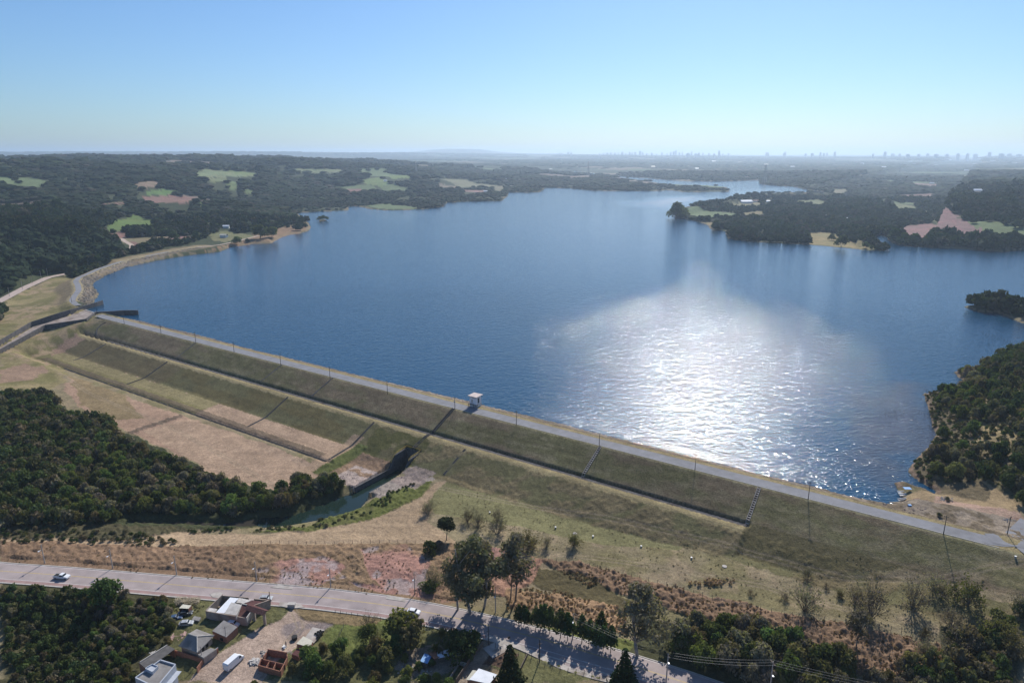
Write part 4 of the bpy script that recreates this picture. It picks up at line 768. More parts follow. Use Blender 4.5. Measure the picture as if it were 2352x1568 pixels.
m=MB(); [m.box(0,0,0,2.2,.3,.12,Matrix.Translation((*Q2(870+i*8,560+i*9,G0+.4),G0+.3+i*.1))@Matrix.Rotation(.8+.15*i,4,'Z')) for i in range(5)]
o=m.build('timber_pile',MT['ply']); tag(o,'stack of pale planks inside the walled compound','timber pile')
# gate portico
p1=Q2(1368,760,G0);p2=Q2(1502,805,G0); g=house('gate_portico','tall gate portico with a red tiled ridge roof on two square columns','gate',p1)
for q in (p1,p2): m=MB(); m.box(q[0]-.35,q[1]-.35,G0-.2,q[0]+.35,q[1]+.35,-10.2); place(g,m,'column',MT['wall'])
d_=(p2-p1)/np.linalg.norm(p2-p1); a=p1-d_*2.4;b=p2+d_*.9; pr_=np.array([-d_[1],d_[0]])
m=MB(); m.wall(a+d_*.4,b-d_*.4,-10.2,-9.7,.7); place(g,m,'beam',MT['wall'])
m=MB(); 
for s in (-1,1): m.slab([(*a,-8.85),(*b,-8.85),(*(b+pr_*s*1.35),-9.6),(*(a+pr_*s*1.35),-9.6)],.14)
place(g,m,'tiled_roof',MT['tile'])
# brick shed with sloping corrugated roof
s4=[Q2(812,885,-11.2),Q2(995,968,-11.4),Q2(1140,835,-11.2),Q2(962,748,-11.0)]
g=house('brick_shed','brick shed with a patched grey corrugated roof beside the compound','shed',s4[0]); m=MB()
for i in range(4): a=s4[i]*.97+sum(s4)/4*.03; b=s4[(i+1)%4]*.97+sum(s4)/4*.03; m.wall(a,b,G0-.5,-11.45,.2)
place(g,m,'wall',MT['brick']); m=MB(); m.slab([(*s4[0],-11.2),(*s4[1],-11.4),(*s4[2],-11.15),(*s4[3],-10.95)],.1); place(g,m,'roof',MT['fibro'])
m=MB(); a=s4[1]*.75+s4[0]*.25; b=s4[1]*.55+s4[0]*.45; m.wall(a,b,-13.2,-12.3,.3); place(g,m,'window',MT['dark'])
# hipped house
e4=[Q2(370,1080,-11.3),Q2(615,1168,-11.3),Q2(838,945,-11.3),Q2(610,860,-11.3)]; rd=[Q2(608,962,-9.3),Q2(640,945,-9.3)]; rd=[Q2(612,962,-9.2),Q2(495,925,-9.2)]
g=house('hipped_house','house with a large grey hipped corrugated roof and a white ridge cap','house',sum(e4)/4); m=MB(); cc=sum(e4)/4
for i in range(4): a=cc+(e4[i]-cc)*.84; b=cc+(e4[(i+1)%4]-cc)*.84; m.wall(a,b,G0-.4,-11.4,.2)
place(g,m,'wall',MT['wall']); m=MB(); v3=lambda p,z:(p[0],p[1],z); r0,r1=v3(rd[0],-9.2),v3(rd[1],-9.2)
b=len(m.v); m.v+=[v3(q,-11.3) for q in e4]+[r0,r1]; m.f+=[(0,1,4,5),(1,2,4),(2,3,5,4),(3,0,5)]
m.v+=[v3(q,-11.42) for q in e4]; m.f+=[(6,7,1,0),(7,8,2,1),(8,9,3,2),(9,6,0,3),(9,8,7,6)]; place(g,m,'roof',MT['fibro'])
m=MB(); m.tube((r0[0],r0[1],-9.12),(e4[1][0],e4[1][1],-11.2),.16,k=5); m.tube((r0[0],r0[1],-9.12),(r1[0],r1[1],-9.12),.14,k=5); m.tube((r0[0],r0[1],-9.12),(e4[2][0],e4[2][1],-11.2),.12,k=5); place(g,m,'ridge_cap',MT['kerb'])
m=MB(); a=cc+(e4[1]-cc)*.85;b=cc+(e4[2]-cc)*.85; d_=(b-a); m.wall(a+d_*.18,a+d_*.42,G0,-11.9,.3); place(g,m,'doorway',MT['dark']); m=MB(); m.wall(a+d_*.55,a+d_*.7,-13.2,-12.1,.3); place(g,m,'window',MT['glass'])
# yard wall of brick with low roofed store
m=MB(); wl=[(310,1130,-12.6),(690,1250,-12.6)]; m.wall(Q2(*wl[0]),Q2(*wl[1]),G0-.4,-12.6,.2); m.wall(Q2(690,1250,-12.6),Q2(610,1365,-12.6),G0-.4,-12.6,.2); m.wall(Q2(690,1250,-12.6),Q2(885,1105,-12.2),G0-.4,-12.4,.2)
tag(m.build('yard_wall',MT['brick']),'low red brick yard wall round the garden of the hipped roof house','wall')
s4=[Q2(625,1200,-12.3),Q2(700,1245,-12.3),Q2(865,1130,-12.2),Q2(790,1110,-12.2)]; g=house('lean_to','low flat lean-to roof tucked behind the yard wall','shed',s4[0]); m=MB(); m.slab([(*q,-12.1) for q in s4],.1); place(g,m,'roof',MT['fibro']); m=MB(); [m.wall(s4[i],s4[(i+1)%4],G0-.2,-12.25,.15) for i in range(4)]; place(g,m,'wall',MT['wall'])
m=MB(); a=Q2(825,1190,G0);b=Q2(890,1140,G0); m.wall(a,b,G0,-12.9,.12); tag(m.build('leaning_panels',MT['bluegrey']),'pale blue panels leaning against the outer side of the brick yard wall','panel')
# long dark shed
s4=[Q2(-150,1300,-11.6),Q2(-40,1390,-11.6),Q2(325,1125,-11.6),Q2(220,1065,-11.4)]; g=house('long_shed','long low shed with a dark weathered corrugated roof and pale ridge','shed',sum(s4)/4); m=MB(); m.slab([(*q,-11.5) for q in s4],.1); place(g,m,'roof',MT['dfibro'])
m=MB(); [m.wall(s4[i]*.97+sum(s4)*.0075,s4[(i+1)%4]*.97+sum(s4)*.0075,G0-.5,-11.65,.15) for i in (0,2,3)]; place(g,m,'wall',MT['brick']); m=MB(); a=Q2(-130,1290,-11.4);b=Q2(225,1068,-11.4); m.tube((*a,-11.4),(*b,-11.4),.14,k=4); place(g,m,'ridge_cap',MT['kerb'])
# modern flat roofed house, lower left
t4=[Q2(-190,1490,-8.9),Q2(80,1620,-8.9),Q2(330,1320,-8.9),Q2(135,1260,-8.9)]; g=house('flat_roofed_house','two storey blue grey house with a parapet round its panelled flat roof','house',sum(t4)/4)
m=MB(); [m.wall(t4[i],t4[(i+1)%4],G0-1.,-8.9,.28) for i in range(4)]; place(g,m,'wall',MT['bluegrey']); m=MB(); m.slab([(*q,-9.35) for q in t4],.15); place(g,m,'roof',MT['fibro'])
c4=[Q2(-60,1372,-8.5),Q2(30,1420,-8.5),Q2(103,1345,-8.5),Q2(30,1318,-8.5)]; m=MB(); [m.wall(c4[i],c4[(i+1)%4],-9.4,-8.4,.18) for i in range(4)]; m.slab([(*q,-8.7) for q in c4],.1); place(g,m,'water_tank_box',MT['bluegrey'])
a,b=t4[1],t4[2]; d_=b-a; pn=np.array([d_[1],-d_[0]])/np.linalg.norm(d_)
for t0,t1,z0,z1 in ((.1,.22,-12.8,-11.3),(.4,.52,-12.8,-11.3),(.72,.84,-12.8,-11.3),(.56,.62,-14,-11.6)): m=MB(); m.wall(a+d_*t0+pn*.1,a+d_*t1+pn*.1,z0,z1,.16); place(g,m,'window' if z0>-14 else 'door',MT['glass'])
m=MB(); m.slab([(*(a+pn*.1),-10.9),(*(b+pn*.1),-10.9),(*(b+pn*1.5),-11.),(*(a+pn*1.5),-11.)],.12); place(g,m,'canopy',MT['bluegrey'])
# shack and woodpile
s4=[Q2(380,592,-11.9),Q2(500,598,-11.9),Q2(540,548,-11.7),Q2(425,535,-11.7)]; g=house('shack','small shack with a cream roof under the woodpile','shed',s4[0]); m=MB(); m.slab([(*q,-11.8) for q in s4],.08); place(g,m,'roof',MT['cream']); m=MB(); [m.wall(s4[i],s4[(i+1)%4],G0-.3,-11.95,.12) for i in (1,2,3)]; place(g,m,'wall',MT['brick'])
V=[gp(Q2(R.uniform(330,640),R.uniform(490,560)+0,G0),R.uniform(.2,1.6)) for _ in range(170)]
m=MB(); 
for q in V: M=Matrix.Translation(q)@Matrix.Rotation(R.uniform(0,3.1),4,'Z')@Matrix.Rotation(R.uniform(-.6,.6),4,'Y'); m.box(-.8,-.06,-.05,.8,.06,.05,M)
tag(m.build('woodpile',MT['ply']),'heap of loose boards and branches beside the shack','woodpile',kind='stuff')
# slab with blocks and small shed on the right of the yard
s4=[Q2(2015,990,G0),Q2(2135,1055,G0),Q2(2278,880,G0),Q2(2120,845,G0)]; m=MB(); m.slab([(*q,-13.75) for q in s4],.3); tag(m.build('concrete_slab',MT['paleconc']),'grey concrete slab with rows of black block moulds','slab')
for k,(x,y) in enumerate([(2158,918),(2190,896),(2222,882),(2253,893),(2180,932),(2212,912),(2240,905),(2200,955),(2218,930),(2182,968)]):
    q=Q2(x,y,-13.5); m=MB(); M=Matrix.Translation((*q,-13.72))@Matrix.Rotation(.7,4,'Z'); m.box(-.3,-.3,0,.3,-.22,.3,M); m.box(-.3,.22,0,.3,.3,.3,M); m.box(-.3,-.22,0,-.22,.22,.3,M); m.box(.22,-.22,0,.3,.22,.3,M); m.box(-.22,-.22,0,.22,.22,.06,M)
    tag(m.build('block_mould',MT['tyre']),'square black mould standing on the concrete slab','mould','black moulds on the concrete slab')
s4=[Q2(1908,1052,-11.9),Q2(2085,1105,-12.1),Q2(2125,1020,-12.),Q2(2000,950,-11.8)]; g=house('small_shed','small shed with a cream corrugated roof at the end of the concrete slab','shed',s4[0]); m=MB(); m.slab([(*q,-11.9) for q in s4],.08); place(g,m,'roof',MT['cream']); m=MB(); c_=sum(s4)/4; [m.wall(c_+(s4[i]-c_)*.93,c_+(s4[(i+1)%4]-c_)*.93,G0-.4,-12.02,.12) for i in range(4)]; place(g,m,'wall',MT['brick'])
s4=[Q2(1850,1195,-13.1),Q2(1935,1230,-13.1),Q2(2000,1130,-12.9),Q2(1910,1115,-12.9)]; g=house('low_store','low store with a faded red sheet roof behind the roofless ruin','shed',s4[0]); m=MB(); m.slab([(*q,-12.9) for q in s4],.08); place(g,m,'roof',MT['tile']); m=MB(); [m.wall(s4[i],s4[(i+1)%4],G0-.4,-13.05,.12) for i in range(4)]; place(g,m,'wall',MT['brick'])
# roofless brick ruin
g=house('brick_ruin','roofless red brick ruin divided into small rooms','ruin',Q2(1600,1250,G0)); m=MB(); zz=-12.2
K=[(1535,1140),(1785,1180),(1790,1215),(1700,1400),(1410,1325),(1450,1240),(1480,1235)]
for i in range(len(K)): a=Q2(*K[i],zz);b=Q2(*K[(i+1)%len(K)],zz); m.wall(a,b,G0-.5,zz+(.5 if i in(0,6) else -.3),.2,z1b=zz+(.4 if i in(0,) else -.1))
for a,b in (((1460,1240),(1760,1310)),((1560,1262),(1510,1345)),((1640,1285),(1600,1370))): m.wall(Q2(*a,zz),Q2(*b,zz),G0-.5,zz-.3,.18)
place(g,m,'wall',MT['brick'])
m=MB(); q=[(*Q2(x,y,G0),G0+.1) for x,y in [(1505,1255),(1530,1150),(1580,1200),(1575,1262)]]; m.slab(q,.1); place(g,m,'floor_slab',MT['ply'])
def junk(name,pts,ms,label,cat,n,sz=.5):
    m=MB()
    for _ in range(n):
        a=R.choice(pts); q=gp(Q2(a[0]+R.uniform(-a[2],a[2]),a[1]+R.uniform(-a[3],a[3]),G0),R.uniform(.05,.4)); M=Matrix.Translation(q)@Matrix.Rotation(R.uniform(0,3.1),4,'Z')@Matrix.Rotation(R.uniform(-.5,.5),4,'X')
        m.box(-sz*R.uniform(.4,1.3),-sz*R.uniform(.1,.6),-.05,sz,sz*R.uniform(.1,.6),.06,M)
    tag(m.build(name,ms),label,cat,kind='stuff')
junk('scrap_heap',[(1370,1290,55,30)],MT['rtrans'],'heap of pale sheets and scrap left of the brick ruin','scrap',40,.8)
junk('rubble',[(1790,1170,60,18),(1480,1190,30,30)],MT['paleconc'],'pale rubble scattered round the brick ruin','rubble',70,.3)
junk('debris_heap',[(330,960,40,25),(430,950,30,30)],MT['ply'],'planks and boards dumped on the grass behind the hipped house','debris',26,.9)
junk('debris_mound',[(50,1140,60,40)],MT['rtrans'],'mound of mixed rubbish above the long dark shed','debris',70,.5)
s4=[Q2(550,770,G0),Q2(640,785,G0),Q2(670,740,G0),Q2(580,722,G0)]; m=MB(); [m.slab([(*q,-13.5+.18*k) for q in s4],.08) for k in range(3)]; tag(m.build('stacked_sheets',MT['fibro']),'stack of grey roofing sheets beside the silver wreck','sheet stack')
q=Q2(1885,985,G0); m=MB(); m.tube((q[0],q[1],hz(*q)),(q[0],q[1],hz(*q)+1.),.75,.85,k=14); m.tube((q[0],q[1],hz(*q)+1.001),(q[0],q[1],hz(*q)+1.03),.4,k=10); tag(m.build('water_tank',MT['tyre']),'round black open water tank standing in the dirt yard','water tank')
q=Q2(1850,575,G0); m=MB(); m.box(q[0]-1.1,q[1]-.6,-14,q[0]+1.1,q[1]+.6,-12.8); m.box(q[0]-1.2,q[1]-.7,-12.8,q[0]+1.2,q[1]+.7,-12.68); tag(m.build('rubbish_bin_house',MT['kerb']),'white box shaped utility cabinet by the yard entrance','cabinet')
# someone with a wheelbarrow
def person(loc,rz,label,top=(.75,.72,.68)):
    pe=empty('person',loc,rz); tag(pe,label,'person'); me=bpy.data.meshes.new('body'); J=[((0,0,.93),.14),((0,0,1.2),.15),((0,0,1.42),.13),((0,0,1.52),.06),((.02,0,1.6),.09),((.03,0,1.72),.1),((0,.1,.88),.09),((.05,.11,.48),.065),((-.02,.11,.08),.05),((.14,.11,.04),.04),((0,-.1,.88),.09),((-.06,-.11,.48),.065),((-.14,-.11,.08),.05),((.02,-.11,.04),.04),((0,.2,1.4),.06),((.1,.25,1.14),.045),((.34,.22,1.02),.035),((0,-.2,1.4),.06),((.1,-.25,1.14),.045),((.34,-.22,1.02),.035)]
    E_=[(0,1),(1,2),(2,3),(3,4),(4,5),(0,6),(6,7),(7,8),(8,9),(0,10),(10,11),(11,12),(12,13),(2,14),(14,15),(15,16),(2,17),(17,18),(18,19)]
    me.from_pydata([j[0] for j in J],E_,[]); o=link('body',me,MT['skin'],pe); sk=o.modifiers.new('s','SKIN'); 
    for i,j in enumerate(J): me.skin_vertices[0].data[i].radius=(j[1],j[1])
    me.skin_vertices[0].data[0].use_root=True; o.modifiers.new('u','SUBSURF').levels=1
    m=MB(); m.tube((.03,0,1.7),(.03,0,1.86),.12,.07,k=8); m.build('hair',MT['dark'],pe); return pe
q=Q2(1775,1085,G0); 
try: person(gp(q),2.,'person in dark clothes bending over pale sacks in the dirt yard')
except Exception as e_: print('person',e_)
junk('sacks',[(1750,1095,22,14)],MT['white'],'few pale sacks on the dirt beside the bent person','sack',8,.5)
# lower middle: gate lane house with white roof
def L2(x,y,z): return pj((1700+x/2.485)/1.7415,(2100+y/2.485)/1.7415,z)
s4=[L2(408,1520,-11.4),L2(640,1570,-11.4),L2(716,1490,-11.3),L2(480,1432,-11.3)]; g=house('white_roofed_house','house with a patched white corrugated roof at the bottom edge','house',sum(s4)/4); m=MB(); m.slab([(*L2(*c,z),z) for c,z in (((440,1530),-11.3),((640,1575),-11.3),((716,1480),-11.1),((535,1420),-11.1))],.1); place(g,m,'roof',MT['rwhite'])
m=MB(); m.slab([(*L2(*c,-11.5),-11.5) for c in ((408,1530),(450,1540),(525,1445),(475,1435))],.1); place(g,m,'side_roof',MT['cream']); m=MB(); c_=sum(s4)/4; [m.wall(c_+(s4[i]-c_)*.9,c_+(s4[(i+1)%4]-c_)*.9,G0-1,-11.55,.15) for i in range(4)]; place(g,m,'wall',MT['brick'])
for k,(x,y,lb,mm) in enumerate(((180,1290,'small white sheet roof among the shrubs left of the lane','rwhite'),(10,1335,'small blue covered store deep among the shrubs','blue'),(95,1300,'low rusty roofed hut beside the shrubs','rust'),(300,1290,'small pale hut roof closest to the lane gate','rtrans'))):
    q=L2(x,y,-13); g=house('garden_hut',lb,'hut',q); m=MB(); M=Matrix.Translation((*q,-12.6))@Matrix.Rotation(.3+k,4,'Z')@Matrix.Rotation(.15,4,'X'); m.box(-1.6,-1.1,0,1.6,1.1,.08,M); place(g,m,'roof',MT[mm]); m=MB(); M=Matrix.Translation((*q,-15))@Matrix.Rotation(.3+k,4,'Z'); m.box(-1.4,-.9,0,1.4,.9,2.2,M); place(g,m,'wall',MT['wood'])
q=pj(945,1540,-14); P=np.array([(q[0]+R.gauss(0,2.2),q[1]+R.gauss(0,1.6),0) for _ in range(240)]); P[:,2]=H(P[:,0],P[:,1])+.15; rocks('rubble_heap',P,.35,MT['paleconc'],'heap of pale broken rubble among the shrubs at the bottom','rubble')
# lane walls and gate
def run(name,P,h_,th,mt_,label,cat,z=None):
    m=MB(); g=empty(name,gp(P[0])); tag(g,label,cat)
    for a,b in zip(P,P[1:]): za=min(hz(*a),hz(*b)); m.wall(a,b,za-.3,za+h_,th)
    place(g,m,'panel',MT[mt_]); return g
run('lane_wall',[L2(575,1195,-14),L2(540,1240,-14),L2(420,1400,-14.3),L2(310,1570,-14.5)],1.7,.16,'wood','dark slatted wall along the right side of the narrow lane','wall')
run('lane_wall',[L2(465,1180,-14),L2(380,1330,-14.3),L2(230,1570,-14.6)],1.5,.14,'wall','grey wall along the left side of the narrow lane','wall')
g=run('lane_gate',[L2(325,1385,-14.3),L2(415,1410,-14.3)],1.5,.1,'paleconc','pale double gate across the narrow lane','gate')
run('plot_fence',[L2(1020,1295,-14),L2(930,1490,-14.3)],1.4,.14,'wood','dark board fence between the tilled plot and the green lawn','fence')
# ---------------------------------------------------------------- fences
def fence(label,P,sp,h_=1.3,grp=None,cat='fence',mt_='wood',wires=3):
    W_=hp(P) if not isinstance(P,np.ndarray) else P
    L_=[];acc=0; 
    for a,b in zip(W_,W_[1:]):
        d=np.linalg.norm(b-a); t=acc
        while t<d: L_.append(a+(b-a)*t/d); t+=sp
        acc=t-d
    L_=np.array(L_)[:100]; Z=H(L_[:,0],L_[:,1]); r=empty('post_and_wire_fence',(L_[0][0],L_[0][1],Z[0])); tag(r,label,'fence',grp)
    m=MB(); m.tube((0,0,-.3),(.03,.02,h_),.085,.07,k=5); me=m.mesh('post'); me.materials.append(MT[mt_])
    for p,z in zip(L_,Z): o=bpy.data.objects.new('post',me); C.objects.link(o); o.parent=r; o.location=(p[0]-L_[0][0]+R.uniform(-.1,.1),p[1]-L_[0][1],z-Z[0]); o.rotation_euler=(R.uniform(-.08,.08),R.uniform(-.08,.08),R.uniform(0,6)); o.scale=(1,1,R.uniform(.85,1.15))
    m=MB()
    for k in range(wires): m.path([(p[0]-L_[0][0],p[1]-L_[0][1],z-Z[0]+h_*(k+1)/(wires+.5)) for p,z in zip(L_,Z)],.012,3)
    m.build('wire',MT['wire'],r); return r
fence('long wire fence on leaning timber posts between the straw bank and the red earth',[(560,1249),(700,1250),(860,1248),(900,1246),(1020,1252),(1080,1258),(1160,1275),(1170,1280)],3.3,1.5)
fence('wire fence on timber posts running along the upper edge of the brown reeds',[(1240,1290),(1300,1292),(1400,1312),(1540,1348),(1640,1378),(1740,1402),(1900,1428),(2020,1447),(2090,1455)],2.9,1.7)
fence('short wire fence on posts at the right end of the brown reeds',[(2150,1480),(2200,1490),(2245,1502)],2.6,1.6)
fence('wire fence on posts beside the near kerb above the green lawn',[(905,1430),(960,1444),(1000,1454)],2.2,1.2)
fence('rough post fence along the roadside bank left of the white hatchback',[(770,1406),(830,1416),(905,1430)],1.9,1.1)
fence('post fence round the tilled soil plot by the footpath',[(1125,1482),(1160,1500),(1200,1508),(1225,1512)],1.9,1.7)
fence('post fence along the footpath at the bottom of the road',[(1235,1524),(1290,1541),(1340,1545),(1380,1560),(1430,1580)],2.2,1.3)
fence('fence of crooked posts in front of the dirt yard',[(790,1440),(775,1470),(745,1500)],2.,1.2)
fence('low post line on the roadside below the red earth',[(620,1340),(700,1345),(780,1352),(860,1362)],4.5,1.0)
# ---------------------------------------------------------------- roadside poles and wires
POL=[(103,1293,7.4),(259,1305,7.4),(406,1320,7.4),(590,1334,7.4),(760,1349,7.4),(953,1363,7.8),(1138,1406,8.4),(1315,1467,8.6)]
tops=[]
for i,(u,v,h_) in enumerate(POL):
    q=hit(u,v); t=empty('street_pole',q,head(ROAD[3],ROAD[6])); tag(t,'pale street lamp pole on the far verge of the road, %s from the left'%DRW[i],'pole','pale poles along the far side of the road')
    m=MB(); m.tube((0,0,-.3),(0,0,h_),.19,.12); m.build('post',MT['cpole'],t); m=MB(); m.box(-.07,-.9,h_-.45,.07,.9,h_-.33); m.build('crossarm',MT['wood'],t)
    m=MB(); m.tube((0,0,h_-2.1),(0,-1.2,h_-1.8),.05,k=5); a=m.build('lamp_arm',MT['metal'],t); m=MB(); m.box(-.18,-1.75,h_-1.88,.18,-1.1,h_-1.72); m.build('lamp_head',MT['lamp'],t); tops.append((q.x,q.y,q.z+h_-.35))
p9=pj(1530,1568,-13.9); t9=empty('street_pole',(*p9,-14),.2); tag(t9,'tall pale pole carrying three wires at the bottom edge, in front of the dense trees','pole'); m=MB(); m.tube((0,0,0),(0,0,9.5),.2,.13); m.build('post',MT['cpole'],t9); m=MB(); m.box(-.08,-1.1,9.,.08,1.1,9.13); m.build('crossarm',MT['wood'],t9); m=MB(); m.box(-.2,-.9,6.9,.2,-.3,7.05); m.build('lamp_head',MT['lamp'],t9)
p10=pj(1766,1600,-13.); t10=empty('street_pole',(*p10,-14),.2); tag(t10,'pale pole carrying wires in the dense trees at lower right','pole'); m=MB(); m.tube((0,0,0),(0,0,12.),.2,.13); m.build('post',MT['cpole'],t10); m=MB(); m.box(-.08,-1.1,11.5,.08,1.1,11.63); m.build('crossarm',MT['wood'],t10); m=MB(); m.box(-.2,-.9,8.,.2,-.3,8.15); m.build('lamp_head',MT['lamp'],t10)
e1=Vector((p9[0],p9[1],-14+9.2)); e2=Vector((p10[0],p10[1],-14+11.7)); e3=Vector((*pj(2352,1660,-6),-3)); e0=Vector(tops[7])
for k,lb in ((-1,'nearest'),(0,'middle'),(1,'farthest')):
    m=MB(); off=Vector((.15*k,1.*k,0))
    for a,b in ((e0,e1),(e1,e2),(e2,e3)): m.path([a.lerp(b,t/10)+off-Vector((0,0,.9*4*(t/10)*(1-t/10))) for t in range(11)],.022,4)
    tag(m.build('overhead_cable',MT['wire']),'%s of the three sagging cables between the lower right poles'%lb,'cable')
for (u,v,h_,lb,r_) in ((1239,1520,7.6,'dark leaning pole beside the footpath near the bus bay',.16),(905,1432,3.8,'short thick post at the roadside fence corner',.14),(1122,1482,6.5,'dark pole at the entrance of the narrow lane',.13)):
    q=hit(u,v); t=empty('utility_pole',q,.3); tag(t,lb,'pole'); m=MB(); m.tube((0,0,-.3),(.0,0,h_),r_,r_*.7); m.build('post',MT['pole'],t)
    if h_>5: m=MB(); m.box(-.6,-.05,h_-1.6,.6,.05,h_-1.48); m.build('crossarm',MT['wood'],t)
q=Q2(1002,1045,G0); t=empty('utility_pole',gp(q),.9); tag(t,'grey pole with small crossarm in front of the brick shed','pole'); m=MB(); m.tube((0,0,0),(0,0,5.6),.13,.1); m.build('post',MT['cpole'],t); m=MB(); m.box(-.5,-.05,4.9,.5,.05,5.); m.build('crossarm',MT['wood'],t)
q=Q2(1572,545,G0); t=empty('utility_pole',gp(q),.9); tag(t,'dark pole at the road corner of the walled compound','pole'); m=MB(); m.tube((0,0,0),(0,0,4.8),.13,.1); m.build('post',MT['pole'],t)
q=Q2(683,1270,G0); t=empty('utility_pole',gp(q),.9); tag(t,'pale pole at the corner of the brick yard wall','pole'); m=MB(); m.tube((0,0,0),(0,0,5.),.12,.1); m.build('post',MT['cpole'],t)
q=hit(1169,1484); t=empty('road_sign',q,0); tag(t,'small dark road sign seen from behind beside the footpath','sign'); m=MB(); m.tube((0,0,0),(0,0,3.4),.05); m.build('post',MT['metal'],t); m=MB(); m.box(-.35,-.03,2.6,.35,.03,3.4,Matrix.Rotation(.3,4,'Z')); m.build('sign_plate',MT['dark'],t)
for i,(u,v) in enumerate([(22,681),(52,665),(74,651),(95,640),(110,634)]):
    q=hit(u,v); t=empty('valley_pole',q,.5); tag(t,'pale pole beside the far left valley road','pole','poles along the far left valley road'); m=MB(); m.tube((0,0,-.3),(0,0,8.5),.2,.14); m.build('post',MT['cpole'],t); m=MB(); m.box(-.8,-.06,7.8,.8,.06,7.95); m.build('crossarm',MT['wood'],t)
# ---------------------------------------------------------------- field furniture
for i,(u,v,lb) in enumerate(((1276,1213,'white capped concrete marker in the yellow green field, top left one'),(1362,1233.5,'white capped concrete marker right of the flat pale disc'),(1472.6,1256.5,'white capped concrete marker in the middle of the field'),(1588,1283,'white capped concrete marker near the yellow patch'),(1125,1178.6,'small white concrete marker beside the bare shrubs'),(2332,1281,'white capped marker near the road junction'))):
    q=hit(u,v); m=MB(); m.tube((0,0,-.2),(0,0,.6),.3,k=12); t=empty('concrete_marker',q); tag(t,lb,'marker','concrete markers in the field'); m.build('base',MT['cpole'],t); m=MB(); m.tube((0,0,.6),(0,0,.72),.34,k=12); m.build('cap',MT['white'],t)
for u,v,lb in ((1320.8,1224.8,'flat pale stone disc in the field between two white markers'),(1664,1300.6,'flat pale stone disc below the yellow patch')):
    q=hit(u,v); m=MB(); m.tube(q-Vector((0,0,.1)),q+Vector((0,0,.22)),.85,.8,k=14); tag(m.build('manhole_cover',MT['paleconc']),lb,'cover')
# beach: moored boats, raft, driftwood
def boat(loc,rz,L_,wd,label,mt_='white',canopy=None):
    b=empty('rowing_boat',loc,rz); tag(b,label,'boat'); ns=9; lo=[];hi=[];inn=[]
    for i in range(ns):
        t=i/(ns-1); x_=-L_/2+L_*t; w_=wd/2*(1-max(0,(t-.45)/.55)**2.2)*(.9+.1*min(1,t*4)); sh=.5+.25*t**3; lo.append((x_*.92,w_*.6,0));hi.append((x_,w_,sh));inn.append((x_*.97,w_*.86,sh-.02))
    V=[];F=[]; rings=[]
    for i in range(ns):
        a=len(V); V+=[(lo[i][0],-lo[i][1],.0),(hi[i][0],-hi[i][1],hi[i][2]),(inn[i][0],-inn[i][1],inn[i][2]),(lo[i][0]*.95,-lo[i][1]*.85,.12),(lo[i][0]*.95,lo[i][1]*.85,.12),(inn[i][0],inn[i][1],inn[i][2]),(hi[i][0],hi[i][1],hi[i][2]),(lo[i][0],lo[i][1],0.)]; rings.append(a)
    for i in range(ns-1):
        for k in range(8): F.append((rings[i]+k,rings[i]+(k+1)%8,rings[i+1]+(k+1)%8,rings[i+1]+k))
    F.append(tuple(rings[0]+k for k in range(7,-1,-1))); F.append(tuple(rings[-1]+k for k in range(8)))
    m=MB(); m.v=V;m.f=F; m.build('hull',MT[mt_],b)
    for x_ in (-L_*.25,0.,L_*.2): m=MB(); m.box(x_-.13,-wd*.42,.36,x_+.13,wd*.42,.41); m.build('bench',MT['wood'],b)
    if canopy:
        for sx in (-.9,.9):
            for sy in (-.6,.6): m=MB(); m.tube((sx,sy,.3),(sx,sy,2.0),.04,k=4); m.build('canopy_post',MT['metal'],b)
        m=MB(); m.box(-1.3,-.9,2.,1.3,.9,2.1); m.build('canopy',MT[canopy],b)
    return b
q=pj(2082,1133,.1); boat((q[0],q[1],.25),-.05,6.5,1.9,'white boat with a small blue canopy pulled up on the shore','white','blue')
q=pj(2085,1138,.1); boat((q[0],q[1]-.5,.3),-.08,6.8,1.8,'open white boat lying beside the boat with the blue canopy')
q=pj(2072,1149,.2); boat((q[0],q[1],.45),.25,3.6,1.3,'small white dinghy drawn up by the driftwood')
m=MB(); 
for k in range(9): q=pj(2060+R.uniform(-8,22),1153+R.uniform(-4,3),.4); M=Matrix.Translation((*q,hz(*q)+.25))@Matrix.Rotation(R.uniform(-.2,.6),4,'Z'); m.box(-R.uniform(1,3),-.1,-.1,R.uniform(1,2),.1,.1,M)
tag(m.build('driftwood',MT['ply']),'bleached driftwood logs at the corner of the lake beach','driftwood',kind='stuff')
q=hit(2171,1147); P=np.array([(q.x+R.gauss(0,1.1),q.y+R.gauss(0,.8),q.z+.1) for _ in range(60)]); rocks('ash_heap',P,.3,MT['paleconc'],'pale heap of rubbish on a dark patch of the beach','rubbish heap')
q=hit(2172,1178); m=MB(); q=hit(2089,1163); m.box(q.x-.5,q.y-.4,q.z,q.x+.5,q.y+.4,q.z+.7); m.box(q.x-.55,q.y-.45,q.z+.7,q.x+.55,q.y+.45,q.z+.76); tag(m.build('cool_box',MT['blue']),'small light blue box on the grass beside the crest road','box')
q=hit(2312,1193); P=np.array([(q.x+R.gauss(0,1.3),q.y+R.gauss(0,.6),q.z+.05) for _ in range(50)]); rocks('gravel_pile',P,.3,MT['paleconc'],'small pale gravel pile near the junction pole','gravel pile')
q=hit(2313,1232)
